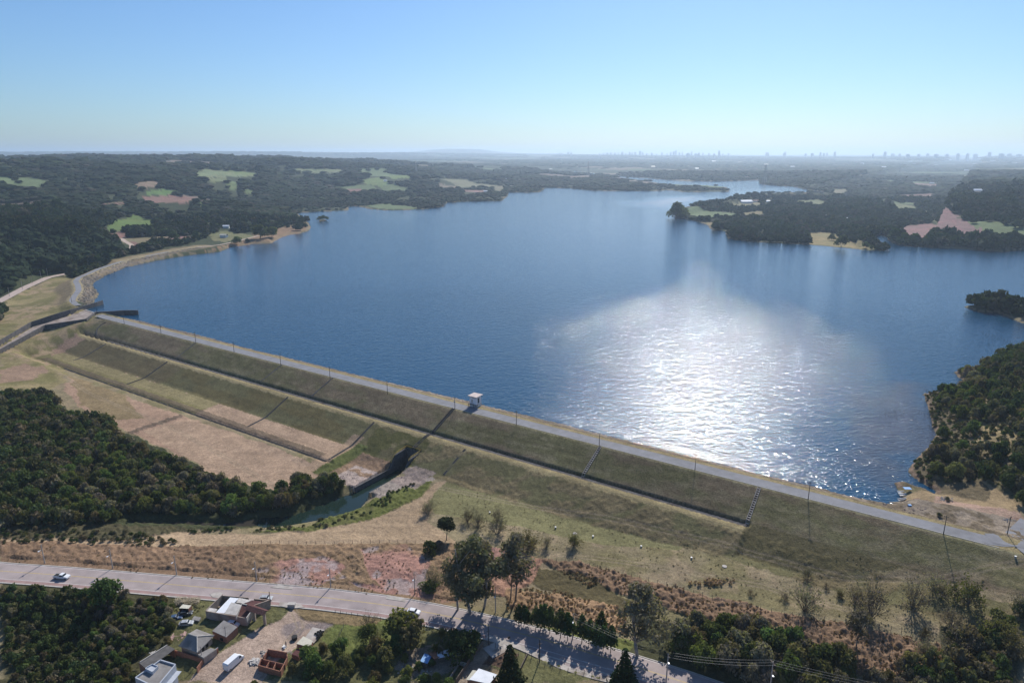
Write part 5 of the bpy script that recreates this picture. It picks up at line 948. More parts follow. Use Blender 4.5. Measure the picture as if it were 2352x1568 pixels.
# posts standing in the lake and reeds
for i in range(10):
    t=i/9; q=pj(2258+t*62,765+t*22,0); m=MB(); m.tube((q[0],q[1],-1.5),(q[0]+R.uniform(-.1,.1),q[1],1.5),.11,.09,k=5); tag(m.build('lake_post',MT['pole']),'dark post standing in the lake off the right shore','post','row of posts standing in the lake')
V=[];F=[]
for cx,cy,rx,ry,nn in ((2090,950,70,10,110),(2165,893,50,9,70),(2260,788,22,14,60),(2120,1000,25,40,40)):
    for _ in range(nn):
        q=pj(cx+R.uniform(-rx,rx),cy+R.uniform(-ry,ry),0); a=len(V); h_=R.uniform(.5,1.6); V+=[(q[0]-.05,q[1],-.2),(q[0]+.05,q[1],-.2),(q[0]+R.uniform(-.4,.4),q[1]+.05,h_)]; F.append((a,a+1,a+2))
me=npmesh('reed_stalks',V,np.array(F)); o=link('reed_stalks',me,MT['pole']); tag(o,'sparse dead stalks poking out of the shallow water by the right shore','reeds',kind='stuff')
for u,v,lb in ((751,506,'x'),): pass
# ---------------------------------------------------------------- far houses
def farhouse(u,v,w_,d_,h_,mt_,label,grp='white roofed houses among the far trees'):
    q=hit(u,v); k=empty('far_house',q,R.uniform(-.3,.3)); tag(k,label,'house',grp); m=MB(); m.box(-w_/2,-d_/2,-3,w_/2,d_/2,h_); m.build('wall',MT['white'],k)
    m=MB(); m.slab([(-w_/2-.6,-d_/2-.6,h_),(w_/2+.6,-d_/2-.6,h_),(w_/2+.6,0,h_+d_*.25),(-w_/2-.6,0,h_+d_*.25)],.2); m.slab([(-w_/2-.6,d_/2+.6,h_),(w_/2+.6,d_/2+.6,h_),(w_/2+.6,0,h_+d_*.25),(-w_/2-.6,0,h_+d_*.25)],.2); m.build('roof',MT[mt_],k)
FH=[(2990/1.7415+0,815,0)]
for u,v,w_,m_ in ((1712,467,34,'rwhite'),(1737,464,20,'tile'),(1764,464,10,'rwhite'),(1933,472,12,'rwhite'),(1925,503,12,'rwhite'),(1937,506,18,'rwhite'),(1932,508,14,'rwhite'),(1893,499,8,'rwhite'),(2008,450,18,'cream'),(2140,422,20,'rwhite'),(2165,422,24,'rwhite'),(1905,414,18,'rwhite'),(2030,385,30,'rwhite'),(2070,388,24,'cream'),(2220,393,34,'rwhite'),(2300,420,26,'rwhite'),(2262,426,20,'cream'),
    (2240,440,26,'rwhite'),(1500,384,30,'cream'),(1180,386,22,'rwhite'),(1165,413,14,'rwhite'),(1175,430,10,'cream'),(1115,441,12,'rwhite'),(1600,388,26,'rwhite'),(1640,372,40,'rwhite'),(1700,374,40,'cream'),(890,346+40,24,'rwhite'),(850,375,28,'rwhite'),(1265,389,20,'cream'),(885,577+0-160,10,'rwhite'),(520,524,9,'rwhite'),(515,545,10,'cream'),(553,520,9,'rwhite'),(440,376+8,16,'rwhite'),(225,392,16,'tile'),(600,532,8,'rwhite'),(2180,368,60,'rwhite'),(2090,372,50,'rwhite'),(2280,371,60,'rwhite'),(2330,375,50,'cream'),(2100,378,40,'rwhite'),(2150,381,40,'rwhite'),(2240,377,50,'cream'),(1820,384,30,'rwhite'),(1760,379,36,'cream'),(1980,377,40,'rwhite')):
    farhouse(u,v,w_,max(6,w_*.5),3.4 if w_<30 else 5,m_,{'rwhite':'small pale house with a white roof among the far wooded hills','cream':'small pale house with a cream roof among the far wooded hills','tile':'small pale house with a red roof among the far wooded hills'}[m_],{'rwhite':'white roofed houses among the far trees','cream':'cream roofed houses among the far trees','tile':'red roofed houses among the far trees'}[m_])
# city towers on the horizon: real size at about 15 km
tw=[]
def tower(u,hpx,wpx,D):
    r=ray(u,360); d=r[:2]/np.linalg.norm(r[:2])*D; z=hz(*d); w_=wpx/FPX*D; top=HC+(356-(360-hpx)-0)/FPX*D*.0
    zt_=HC+(352-(360-hpx))/FPX*D
    k=empty('apartment_tower',(d[0],d[1],z),R.uniform(-.5,.5)); tag(k,'hazy pale apartment tower on the distant city skyline','tower block','tower blocks of the distant city'); h_=max(30,zt_-z)
    m=MB(); m.box(-w_/2,-w_/2,-5,w_/2,w_/2,h_); m.build('shaft',TWM,k); m=MB(); m.box(-w_*.2,-w_*.2,h_,w_*.2,w_*.2,h_*1.05+2); m.build('rooftop',TWM,k)
TWM=mat('distant_render',(.55,.56,.58),.9,.1,.01)
for u,h_,w_ in [(1285,9,4),(1290,10,3),(1305,12,4),(1312,11,4),(1377,8,3),(1386,9,4),(1395,10,5),(1403,11,4),(1412,10,4),(1420,11,3),(1429,12,5),(1437,9,3),(1446,12,4),(1452,11,3),(1459,12,4),(1470,14,5),(1476,12,3),(1485,9,4),(1497,10,4),(1508,8,3),(1520,11,4),(1532,9,3),(1540,12,4),(1547,13,5),(1552,16,4),(1560,11,4),(1567,12,3),(1580,10,3),(1588,13,3),(1597,9,4),(1605,10,4),(1614,10,3),(1628,9,3),(1640,8,4),(1652,8,4),(1580,8,8),(1600,7,10),(1651,15,4),(1660,8,3),(1673,9,3),(1760,11,3),(1764,10,3),(1801,10,4),(1803,12,3),(1850,8,4),(1865,9,5),(1884,11,3),(1892,9,3),(1899,10,3),(1917,12,4),(2005,8,3),(2032,12,5),(2050,8,6),(2066,8,5),(2085,7,8),(2110,7,5),(2130,8,6),(2150,7,7),(2175,7,6),(2200,8,6),(2222,8,5),(2240,7,8),(2272,11,5),(2300,8,8),(2318,8,7),(2340,7,8)]:
    tower(u,h_*.86,w_*.8,13500+R.uniform(-1500,1500)); 
# lattice transmission towers
def pylon(u,v,h_,label):
    q=hit(u,v); k=empty('transmission_tower',q,.4); tag(k,label,'pylon'); B=h_*.10; m=MB(); rr=h_*.004+.12
    for sx in (-1,1):
        for sy in (-1,1): m.tube((sx*B,sy*B,-2),(sx*B*.2,sy*B*.2,h_*.72),rr); m.tube((sx*B*.2,sy*B*.2,h_*.72),(sx*B*.12,sy*B*.12,h_),rr)
    for i in range(8):
        z0=h_*.72*(i/8);z1=h_*.72*((i+1)/8);b0=B*(1-.8*i/8);b1=B*(1-.8*(i+1)/8)
        for (ax,ay),(bx,by) in (((-1,-1),(1,-1)),((1,-1),(1,1)),((1,1),(-1,1)),((-1,1),(-1,-1))): m.tube((ax*b0,ay*b0,z0),(bx*b1,by*b1,z1),rr*.7,k=3); m.tube((bx*b0,by*b0,z0),(ax*b1,ay*b1,z1),rr*.7,k=3)
    m.build('lattice_body',MT['cpole'],k)
    for z,l in ((.74,.16),(.84,.13),(.94,.10)): m=MB(); m.tube((-h_*l,0,h_*z),(h_*l,0,h_*z),rr*1.2,k=4); m.tube((-h_*l,0,h_*z),(0,0,h_*(z+.05)),rr*.7,k=3); m.tube((h_*l,0,h_*z),(0,0,h_*(z+.05)),rr*.7,k=3); m.build('crossarm',MT['cpole'],k)
pylon(1351,404,75,'tall grey lattice tower between the two far arms of the lake'); pylon(1755,424,80,'faint lattice tower at the water edge beyond the right peninsula'); pylon(956,397,48,'small lattice tower on the wooded ridge left of centre'); pylon(165,690-0,0.01,'x') if False else None
# ---------------------------------------------------------------- vegetation
def leafm(name,col,var=.3,transl=.3,attr=None,rand=.3): return mat(name,col,.9,var,.55,transl=transl,attr=attr,rand=0 if attr else rand,spec=.06,detail=2)
LF=dict(dark=leafm('dark_leaves',(0.074, 0.102, 0.038)),mid=leafm('green_leaves',(0.102, 0.138, 0.046)),oliv=leafm('olive_leaves',(0.138, 0.132, 0.06)),grey=leafm('grey_leaves',(0.18, 0.162, 0.12)),euc=leafm('eucalyptus_leaves',(.16,.155,.10),.35),pine=leafm('pine_needles',(.028,.045,.018),.3,.1),sap=leafm('sapling_leaves',(.05,.08,.032)),
 twig=mat('bare_twigs',(.155,.13,.095),.9,.25,2.,rand=.2),twigd=mat('dry_brown_leaves',(.14,.085,.05),.85,.25,1.,rand=.2,transl=.2),flower=leafm('palm_leaves',(.12,.13,.035)))
BARK=mat('bark',(.16,.13,.11),.9,.3,2.5); PBARK=mat('pale_bark',(.36,.31,.27),.85,.3,1.2,dirt=(.2,.16,.14))
def quads(Cn,Nn,sz,asp=.7):
    """small leaf faces centred on Cn, facing roughly Nn"""
    n=len(Cn); Nn=Nn+NR.normal(0,.55,(n,3)); Nn/=np.linalg.norm(Nn,axis=1)[:,None]+1e-9
    a=np.cross(Nn,NR.normal(0,1,(n,3))); a/=np.linalg.norm(a,axis=1)[:,None]+1e-9; b=np.cross(Nn,a)
    s=(sz*NR.uniform(.6,1.4,n))[:,None]; a=a*s; b=b*s*asp
    V=np.stack([Cn-a-b*.4,Cn+b*-1.,Cn+a-b*.2,Cn+b],1).reshape(-1,3); F_=np.arange(4*n).reshape(-1,4); return V,F_
def lobes_crown(N,lob,sz,fill=.25):
    """leaf faces spread over and through a set of lobes (centre, radii)"""
    vol=np.array([l[1][0]*l[1][1]+l[1][2]*l[1][0] for l in lob]); k=NR.choice(len(lob),N,p=vol/vol.sum()); D=NR.normal(0,1,(N,3)); D/=np.linalg.norm(D,axis=1)[:,None]; D[:,2]=np.where((D[:,2]<-.35),-D[:,2],D[:,2])
    c=np.array([l[0] for l in lob])[k]; rr=np.array([l[1] for l in lob])[k]; rad=np.where(NR.rand(N)<fill,NR.uniform(.4,1,N),NR.normal(1,.09,N))[:,None]
    return quads(c+D*rr*rad,D/rr*rr.mean(),sz)
def broad(seed,N,sz,flat=.85):
    rg=np.random.RandomState(seed); L_=[((0,0,.55),(.5,.5,.42))]
    for i in range(rg.randint(7,11)):
        a=rg.uniform(0,6.28); q=rg.uniform(.3,.66); h_=rg.uniform(.35,.82)-q*.18; s=rg.uniform(.24,.40); L_.append(((math.cos(a)*q,math.sin(a)*q,h_),(s,s,s*flat)))
    for i in range(3): a=rg.uniform(0,6.28); L_.append(((math.cos(a)*.2,math.sin(a)*.2,.85),(.26,.26,.2)))
    return lobes_crown(N,L_,sz)
BRO=[broad(10+i,1100,.075) for i in range(6)]; BRL=[broad(30+i,230,.15) for i in range(6)]
def sap(seed,N=650): 
    L_=[((0,0,.35),(.28,.28,.2)),((0,0,.55),(.24,.24,.22)),((0,0,.75),(.17,.17,.2)),((0.02,0,.92),(.09,.09,.12)),((.1,.05,.42),(.2,.2,.15)),((-.1,-.05,.5),(.2,.2,.15))]; return lobes_crown(N,L_,.05)
def eucs(seed,N,n_l=16,w_=.34,lo=.3):
    rg=np.random.RandomState(seed); L_=[]
    for i in range(n_l): t=rg.uniform(0,1); a=rg.uniform(0,6.28); q=w_*rg.uniform(.2,1)*math.sin(math.pi*(.15+.8*t)); s=rg.uniform(.06,.12); L_.append(((math.cos(a)*q,math.sin(a)*q,lo+(1-lo)*t*.93),(s,s,s*rg.uniform(.8,1.5))))
    return lobes_crown(N,L_,.019,.6),L_
def mesh_of(name,vf,m): me=npmesh(name,vf[0],vf[1],smooth=False); me.materials.append(m); return me
def trunkmesh(seed,h_,r_,limbs=5,bark=None,L_=None,lean=.04):
    rg=np.random.RandomState(seed); m=MB(); P=[(0,0,-.08)]; 
    for i in range(1,5): P.append((P[-1][0]+rg.normal(0,lean),P[-1][1]+rg.normal(0,lean),h_*i/4))
    for i in range(4): m.tube(P[i],P[i+1],r_*(1-.2*i),r_*(1-.2*(i+1)),k=6)
    if L_:
        for c,_r in L_[:12]:
            k=min(3,max(1,int(c[2]/h_*4)-1)); m.tube(P[k],c,r_*.35,r_*.1,k=4)
    else:
        for i in range(limbs): a=rg.uniform(0,6.28); b=P[rg.randint(2,4)]; m.tube(b,(b[0]+math.cos(a)*.4,b[1]+math.sin(a)*.4,b[2]+.3),r_*.4,r_*.1,k=4)
    me=m.mesh('trunk',True); me.materials.append(bark or BARK); return me
LIB={}
def proto(kind):
    if kind in LIB: return LIB[kind]
    k,v=kind.split(':'); v=int(v)
    mm={'dark':LF['dark'],'mid':LF['mid'],'oliv':LF['oliv'],'grey':LF['grey']}
    if k in mm: LIB[kind]=(mesh_of('crown',BRO[v%6],mm[k]),trunkmesh(v,.5,.045))
    elif k=='sap': LIB[kind]=(mesh_of('crown',sap(v),LF['sap']),trunkmesh(v,.8,.02,0,lean=.01))
    elif k=='euc': c,L_=eucs(50+v,3600,24,.36,.26); LIB[kind]=(mesh_of('crown',c,LF['euc']),trunkmesh(v,.9,.022,0,PBARK,L_,.03))
    elif k=='eus': c,L_=eucs(70+v,1500,16,.16,.36); LIB[kind]=(mesh_of('crown',c,LF['euc']),trunkmesh(v,.95,.012,0,BARK,L_,.015))
    elif k=='pine': LIB[kind]=(mesh_of('crown',lobes_crown(1500,[((0,0,.72),(.26,.26,.2)),((.12,.02,.6),(.2,.2,.13)),((-.13,.05,.58),(.2,.2,.12)),((0,-.1,.85),(.16,.16,.12)),((.03,.12,.5),(.18,.18,.1))],.035),LF['pine']),trunkmesh(v,.75,.018,0,lean=.01))
    elif k=='con': LIB[kind]=(mesh_of('crown',lobes_crown(1900,[((0,0,.15+.13*i),(.30*(1-i*.13),.30*(1-i*.13),.13)) for i in range(7)],.03),LF['pine']),trunkmesh(v,.9,.02,0,lean=.01))
    elif k=='pal':
        V=[];F_=[]
        for i in range(60):
            a=NR.uniform(0,6.28);e=NR.uniform(.1,1.3);d=np.array([math.cos(a)*math.cos(e),math.sin(a)*math.cos(e),math.sin(e)]);p=np.array([0,0,.35]);n0=len(V);sd_=np.array([-math.sin(a),math.cos(a),0])*.03
            for t in range(5): q=p+d*.55*t/4-np.array([0,0,.22*(t/4)**2]); w_=(1-t/4.3); V+=[tuple(q-sd_*w_),tuple(q+sd_*w_)]
            for t in range(4): F_.append((n0+2*t,n0+2*t+1,n0+2*t+3,n0+2*t+2))
        LIB[kind]=(mesh_of('crown',(np.array(V),np.array(F_)),LF['flower']),trunkmesh(v,.4,.05,0))
    elif k in('bare','brn'):
        m=MB(); rg=np.random.RandomState(90+v); tips=[]
        for i in range(26):
            a=rg.uniform(0,6.28);e=rg.uniform(.35,1.45);l=rg.uniform(.6,1.); d=Vector((math.cos(a)*math.cos(e)*.75,math.sin(a)*math.cos(e)*.75,math.sin(e))); p=d*l*.5+Vector(rg.normal(0,.03,3)); m.tube((0,0,-.05),p,.012,.008,k=3)
            for j in range(4): q=p+(d+Vector(rg.normal(0,.33,3)))*l*.5; m.tube(p,q,.007,.003,k=3); tips.append(q); 
            for j in range(3): tips.append(p+(d+Vector(rg.normal(0,.3,3)))*l*.35)
        tw_=m.mesh('branches'); tw_.materials.append(LF['twig']); T_=np.array([tuple(t) for t in tips]); T_=np.repeat(T_,5 if k=='bare' else 8,0)+NR.normal(0,.06,(len(tips)*(5 if k=='bare' else 8),3)); T_[:,2]=np.maximum(T_[:,2],.05)
        LIB[kind]=(mesh_of('crown',quads(T_,NR.normal(0,1,T_.shape),.026 if k=='bare' else .035),LF['grey'] if k=='bare' else LF['oliv']),tw_)
    return LIB[kind]
PRO={}
def tree(name,kind,loc,h_,w_,label,cat='tree',group=None,sink=.15):
    key=(name,kind)
    if key not in PRO:
        cr,tr=proto(kind); r=empty(name); a=bpy.data.objects.new('crown',cr); b=bpy.data.objects.new('branches' if kind[:3] in('bar','brn') else 'trunk',tr)
        for o in (a,b): C.objects.link(o); o.parent=r
        PRO[key]=r; first=True
    else:
        s=PRO[key]; r=s.copy(); C.objects.link(r)
        for ch in s.children: c=ch.copy(); C.objects.link(c); c.parent=r
        for k in ('group',):
            if k in r: del r[k]
    r.location=(loc[0],loc[1],loc[2]-sink); r.rotation_euler=(0,0,R.uniform(0,6.28)); r.scale=(w_,w_,h_); tag(r,label,cat,group); return r
def merged(name,pts,sizes,lib,m,label,kind='stuff',cols=None,cat='trees',hr=1.25):
    """one mass of uncountable trees: every tree a scaled, turned copy of a leafy crown with its own tint"""
    V=[];F_=[];K=[];n0=0
    for i,(p,s) in enumerate(zip(pts,sizes)):
        v,f=lib[R.randrange(len(lib))]; a=R.uniform(0,6.28); ca,sa=math.cos(a)*s*.62,math.sin(a)*s*.62
        V.append(np.c_[v[:,0]*ca-v[:,1]*sa+p[0],v[:,0]*sa+v[:,1]*ca+p[1],v[:,2]*s*hr*R.uniform(.85,1.2)+p[2]]); F_.append(f+n0); n0+=len(v); K.append(np.broadcast_to(cols[i],(len(v),4)))
    me=npmesh(name,np.concatenate(V),np.concatenate(F_),np.concatenate(K),'tint',smooth=False); o=link(name,me,m); tag(o,label,cat,kind=kind); return o
TM=leafm('mixed_foliage',(0,0,0),.25,.2,attr='tint')
PAL=np.array([(.062,.085,.032),(.08,.105,.038),(.11,.11,.05),(.135,.12,.08),(.07,.10,.045),(.16,.125,.08)])
FK=1.
def tints(n,w_=(.3,.25,.18,.1,.12,.05)):
    k=NR.choice(6,n,p=w_); c=PAL[k]*FK*NR.uniform(.75,1.3,(n,1)); return np.c_[c,np.ones(n)]
def scatter(poly,sp,seed=0,cond=None):
    rg=np.random.RandomState(seed); P=np.asarray(poly); lo=P.min(0);hi=P.max(0); gx_=np.arange(lo[0],hi[0],sp); gy_=np.arange(lo[1],hi[1],sp); X,Y=np.meshgrid(gx_,gy_); X=X.ravel()+rg.uniform(-.45,.45,X.size)*sp; Y=Y.ravel()+rg.uniform(-.45,.45,Y.size)*sp
    m=inside(X+(fbm(X/8,Y/8,2,3)-.5)*6,Y+(fbm(X/8,Y/8,2,4)-.5)*6,P); X=X[m];Y=Y[m]; Z=H(X,Y); return np.c_[X,Y,Z]
def infield(p): return abs(math.atan2(p[0],p[1]))<.66 and px_ok(p)
def px_ok(p):
    w_=p[1]*cP-(p[2]-HC)*sP; yy=(p[1]*sP+(p[2]-HC)*cP)/w_; return 784-yy*FPX<1620
def wood(name,poly,sp,size,nind,label_by,grp,massname,masslabel,seed,kinds,cond=None,w_=None,hr=1.0):
    P=scatter(hp(poly) if not isinstance(poly,np.ndarray) else poly,sp,seed)
    P=np.array([p for p in P if px_ok(p) and (p[2]>-17.1 or p[1]<195) and abs(math.atan2(p[0],p[1]))<.72 and (cond is None or cond(p))]); R.shuffle(lst:=list(range(len(P)))); S=np.array([R.uniform(*size) for _ in P])
    vis=[i for i in range(len(P)) if abs(math.atan2(P[i][0],P[i][1]))<.63]
    sc_=sorted(vis,key=lambda i:-S[i]/np.hypot(P[i][0],P[i][1])); ind=set(sc_[:nind])
    for i in ind:
        kd=kinds[R.choice(range(len(kinds)))]; v=R.randrange(6); s=S[i]*1.12; tree(name,'%s:%d'%(kd,v),P[i],s*hr,s*.62,label_by[kd],'tree' if name!='shrub' else 'shrub',grp+{'dark':', dark green','mid':', mid green','oliv':', olive','grey':', greyish'}[kd])
    rest=[i for i in range(len(P)) if i not in ind]
    if rest: merged(massname,P[rest],S[rest],BRL,TM,masslabel,cols=tints(len(rest),w_) if w_ else tints(len(rest)),hr=hr)
    print(massname,len(P),len(ind))
def lb(where): return {'dark':'dark green broadleaf tree '+where,'mid':'mid green broadleaf tree '+where,'oliv':'olive green broadleaf tree '+where,'grey':'greyish dry broadleaf tree '+where}
ns_=lambda p:sdf(np.array([p[0]]),np.array([p[1]]),STR)[0]>2.6 and pdist(np.array([p[0]]),np.array([p[1]]),ROAD)[0]>8.
wood('broadleaf_tree',[(0,912),(80,905),(120,915),(160,950),(230,965),(262,990),(300,1030),(400,1068),(480,1098),(560,1122),(640,1150),(680,1110),(740,1112),(785,1125),(782,1138),(740,1162),(665,1186),(590,1196),(500,1202),(430,1200),(360,1207),(0,1212)],3.2,(2.5,6.0),130,lb('in the valley wood left of the stream'),'trees of the valley wood','valley_thicket','dense dark mixed wood filling the valley left of the stream',1,['dark','mid','mid','oliv','grey','grey'],ns_,(.2,.22,.22,.2,.08,.08))
wood('broadleaf_tree',[(2150,905),(2210,895),(2205,860),(2240,850),(2300,815),(2352,800),(2440,780),(2480,1180),(2352,1165),(2300,1130),(2260,1105),(2200,1110),(2140,1105),(2130,1060),(2185,1030),(2330,1040),(2340,990),(2200,975),(2170,960)],4.6,(2.6,6.2),90,lb('on the wooded right shore'),'trees of the right shore wood','shore_thicket','mixed trees and bushes covering the right hand shore',2,['dark','mid','oliv','grey'],lambda p:p[2]>.5,(.22,.22,.26,.15,.1,.05))
wood('shrub',[(2100,1112),(2112,1100),(2085,1083),(2110,1040),(2138,1005),(2130,950),(2122,905),(2205,900),(2190,856),(2240,845),(2300,808),(2440,780),(2480,1180),(2352,1160),(2290,1118),(2240,1100),(2170,1112)],2.7,(1.2,2.6),0,{},'','shore_scrub','low olive and grey scrub filling the right hand shore between the trees',12,['dark'],lambda p:p[2]>.25,(.1,.2,.3,.28,.02,.1),.75)
wood('broadleaf_tree',[(1540,1440),(1600,1442),(1680,1450),(1760,1470),(1850,1490),(1930,1520),(1960,1600),(1800,1620),(1640,1575),(1590,1540),(1545,1500)],3.6,(4.6,7.4),60,lb('in the dense belt beside the road at lower right'),'trees of the roadside belt','roadside_thicket','dense dark roadside trees at the lower right',3,['dark','mid','grey','oliv'],ns_)
wood('broadleaf_tree',[(2000,1568),(2080,1530),(2180,1500),(2260,1440),(2352,1400),(2500,1400),(2500,1640),(1950,1640)],3.6,(3.,5.2),60,lb('in the thicket at the lower right corner'),'trees of the lower right thicket','corner_thicket','brownish mixed thicket in the lower right corner',4,['grey','oliv','grey','dark'],None,(.15,.12,.23,.25,.05,.2))
wood('shrub',[(0,1350),(120,1352),(190,1362),(230,1352),(280,1375),(400,1390),(390,1430),(400,1470),(330,1500),(300,1620),(-90,1620),(-90,1350)],2.4,(1.9,3.3),240,{k:v.replace('broadleaf tree','shrub') for k,v in lb('on the scrubby slope below the road at lower left').items()},'shrubs of the lower left slope','slope_scrub','low mixed scrub covering the slope at lower left',5,['dark','mid','oliv','grey'],lambda p:ns_(p),(.2,.25,.25,.12,.13,.05))
wood('shrub',[(0,1222),(100,1216),(250,1222),(380,1232),(410,1250),(330,1252),(0,1245)],2.4,(1.2,2.2),0,{},'','dark_scrub','low dark scrub between the wood and the brown grass',6,['dark'],None,(.1,.1,.3,.35,.05,.1),.8)
wood('shrub',[(740,1520),(840,1500),(1000,1500),(1040,1450),(1120,1480),(1090,1540),(1030,1600),(560,1600),(640,1540)],3.6,(1.8,3.4),70,{k:v.replace('broadleaf tree','bush') for k,v in lb('in the garden jungle at the bottom').items()},'bushes of the bottom garden','garden_scrub','tangled bushes in the gardens at the bottom edge',7,['dark','mid','oliv','mid'],lambda p:R.random()<.5)
wood('shrub',[(700,1216),(790,1196),(860,1185),(900,1160),(960,1110),(900,1128),(850,1160),(780,1188),(663,1211),(530,1214),(440,1212),(440,1222)],1.5,(.5,1.7),0,{},'','bank_scrub','low green scrub along the near bank of the stream',8,['dark'],lambda p:ns_(p) and vnoise(np.array([p[0]/5]),np.array([p[1]/5]),8)[0]>.42,(.15,.3,.25,.1,.2,.0),.7)
TU=[lobes_crown(26,[((0,0,.3),(.6,.6,.45)),((.2,.1,.5),(.35,.35,.35))],.26) for _ in range(5)]
def tufts(name,poly,sp,size,cols,label,seed,cut=.38,hr=.75):
    P=scatter(hp(poly),sp,seed); P=P[(vnoise(P[:,0]/4,P[:,1]/4,seed)>cut)]; P=P[[px_ok(p) and abs(math.atan2(p[0],p[1]))<.7 for p in P]]; P[:,2]+=.1
    k=NR.randint(0,len(cols),len(P)); c=np.c_[np.array(cols)[k]*NR.uniform(.7,1.3,(len(P),1)),np.ones(len(P))]; merged(name,P,NR.uniform(*size,len(P)),TU,TM,label,cols=c,cat='grass',hr=hr); print(name,len(P))
RC=[(.25,.16,.10),(.30,.20,.125),(.20,.13,.085),(.17,.13,.08)]
tufts('brown_tussocks',[(1240,1288),(1330,1290),(1480,1335),(1700,1385),(1960,1440),(2160,1480),(2250,1500),(2200,1568),(2000,1560),(1850,1500),(1700,1450),(1500,1390),(1440,1370),(1330,1335)],1.15,(.7,1.3),RC,'brown tussock grass filling the long reed belt in front of the road trees',21,.25)
tufts('bank_tussocks',[(0,1246),(560,1256),(900,1252),(1060,1256),(1200,1285),(1170,1340),(1040,1385),(887,1366),(746,1348),(580,1334),(401,1321),(134,1299),(0,1291)],1.5,(.45,.9),RC+[(.25,.17,.11),(.13,.12,.06)],'brown tussock grass on the bank between wire fence and road',22,.5,.55)
tufts('verge_tussocks',[(1160,1345),(1300,1365),(1440,1395),(1440,1460),(1340,1430),(1250,1400),(1170,1400)],1.1,(.8,1.4),RC+[(.33,.24,.15)],'pale brown tussock grass behind the row of young trees',23,.3)
tufts('field_tussocks',[(1030,1110),(1300,1190),(1712,1262),(2100,1300),(2300,1330),(2250,1480),(2000,1430),(1700,1370),(1400,1300),(1180,1260),(1000,1200)],2.3,(.35,.8),[(.24,.19,.12),(.17,.15,.08),(.28,.22,.15)],'small dry grass tufts dotted over the field below the dam',24,.5,.5)
tufts('slope_tussocks',[(401,1372),(478,1380),(440,1420),(400,1470),(360,1520),(330,1568),(300,1568),(380,1430)],1.2,(.5,1.),[(.17,.15,.07),(.13,.13,.05)],'rough grass between the lower left scrub and the houses',25,.4,.6)
q_=hit(1643,1338); P=np.array([(q_.x+R.gauss(0,3.6),q_.y+R.gauss(0,.9),0) for _ in range(46)]); P[:,2]=H(P[:,0],P[:,1]); merged('dry_grass_mound',P,NR.uniform(1.,1.9,len(P)),TU,TM,'long low mound of pale dry grass beside the field fence',cols=np.c_[np.array([(.36,.25,.165)])*NR.uniform(.8,1.2,(len(P),1)),np.ones(len(P))],cat='grass',hr=.7)
# authored single trees
def tr(name,kind,u,v,hpx,wr,label,cat='tree',group=None):
    q=hit(u,v); D=math.sqrt(q.x**2+q.y**2+(HC-q.z)**2); w_=q.y*cP-(q.z-HC)*sP; h_=hpx/FPX*w_/math.cos(math.asin(min(.9,(HC-q.z)/D))); return tree(name,kind,q,h_,h_*wr,label,cat,group)
tr('eucalyptus_tree','euc:0',1083,1408,150,1.05,'biggest spreading grey green eucalyptus overhanging the road'); tr('eucalyptus_tree','euc:1',1110,1395,128,.95,'eucalyptus just behind the biggest spreading one'); tr('eucalyptus_tree','euc:2',1052,1400,118,.9,'left hand eucalyptus of the big roadside clump')
tr('eucalyptus_tree','eus:0',1183,1382,138,1.15,'slender tall eucalyptus with two long bare trunks'); tr('eucalyptus_tree','eus:1',1172,1378,118,1.,'thinner stem close behind the slender tall eucalyptus')
tr('eucalyptus_tree','euc:3',1466,1505,140,1.1,'large dense eucalyptus at the left end of the roadside tree belt'); tr('pine_tree','pine:0',1025,1240,52,1.15,'lone round crowned dark pine on the red bank by the fence')
tr('pine_tree','con:0',1432,1600,92,1.,'dark pine at the road edge at the bottom of the bus bay'); tr('cypress_tree','con:1',1172,1600,98,.95,'tall dark cypress beside the white roofed house')
tr('pine_tree','eus:2',1965,1490,88,1.4,'thin ragged pine standing alone in the brown reeds'); tr('broadleaf_tree','dark:1',420/1.7415+8,1400,62,.6,'big round dark tree right below the road at far left'); tr('broadleaf_tree','mid:2',922,1470,52,.8,'round bushy tree hiding the rear of the white hatchback'); tr('broadleaf_tree','oliv:3',955,1478,48,.75,'loose olive tree right of the tree that hides the hatchback')
tr('palm_tree','pal:0',1018,1475,45,.9,'spiky yellow green palm at the garden corner'); tr('palm_tree','pal:1',1000,1500,34,.9,'lower spiky palm below the garden corner one'); tr('broadleaf_tree','dark:4',1060,1500,40,1.,'dark tree shading the narrow lane')
tr('broadleaf_tree','dark:0',985,1272,26,.8,'very dark bush in the hollow of the red bank'); tr('shrub','grey:1',1010,1262,18,.9,'small grey bush next to the dark bush of the red bank','shrub')
tr('bare_shrub','bare:5',995,1345,42,.7,'thin leafless tree on the green tuft above the road','tree'); tr('shrub','mid:5',990,1350,14,1.7,'low bright green bush round the thin leafless tree','shrub')
for i,(x,y,h_) in enumerate([(935,990,38),(985,995,40),(1025,1000,30),(1100,1030,44),(1150,1045,48),(1185,1020,46),(1240,1070,50),(1345,1120,56),(1420,1140,52),(1560,1165,52),(1630,1190,48),(1700,1225,46),(1770,1245,48),(1745,1080,44),(1845,1260,50)]):
    tr('sapling','sap:%d'%(i%4),(1700+x/2.485)/1.7415,(2100+y/2.485)/1.7415,h_*1.08,.8,'slim oval young tree in the row along the far kerb','tree','young trees in the roadside row')
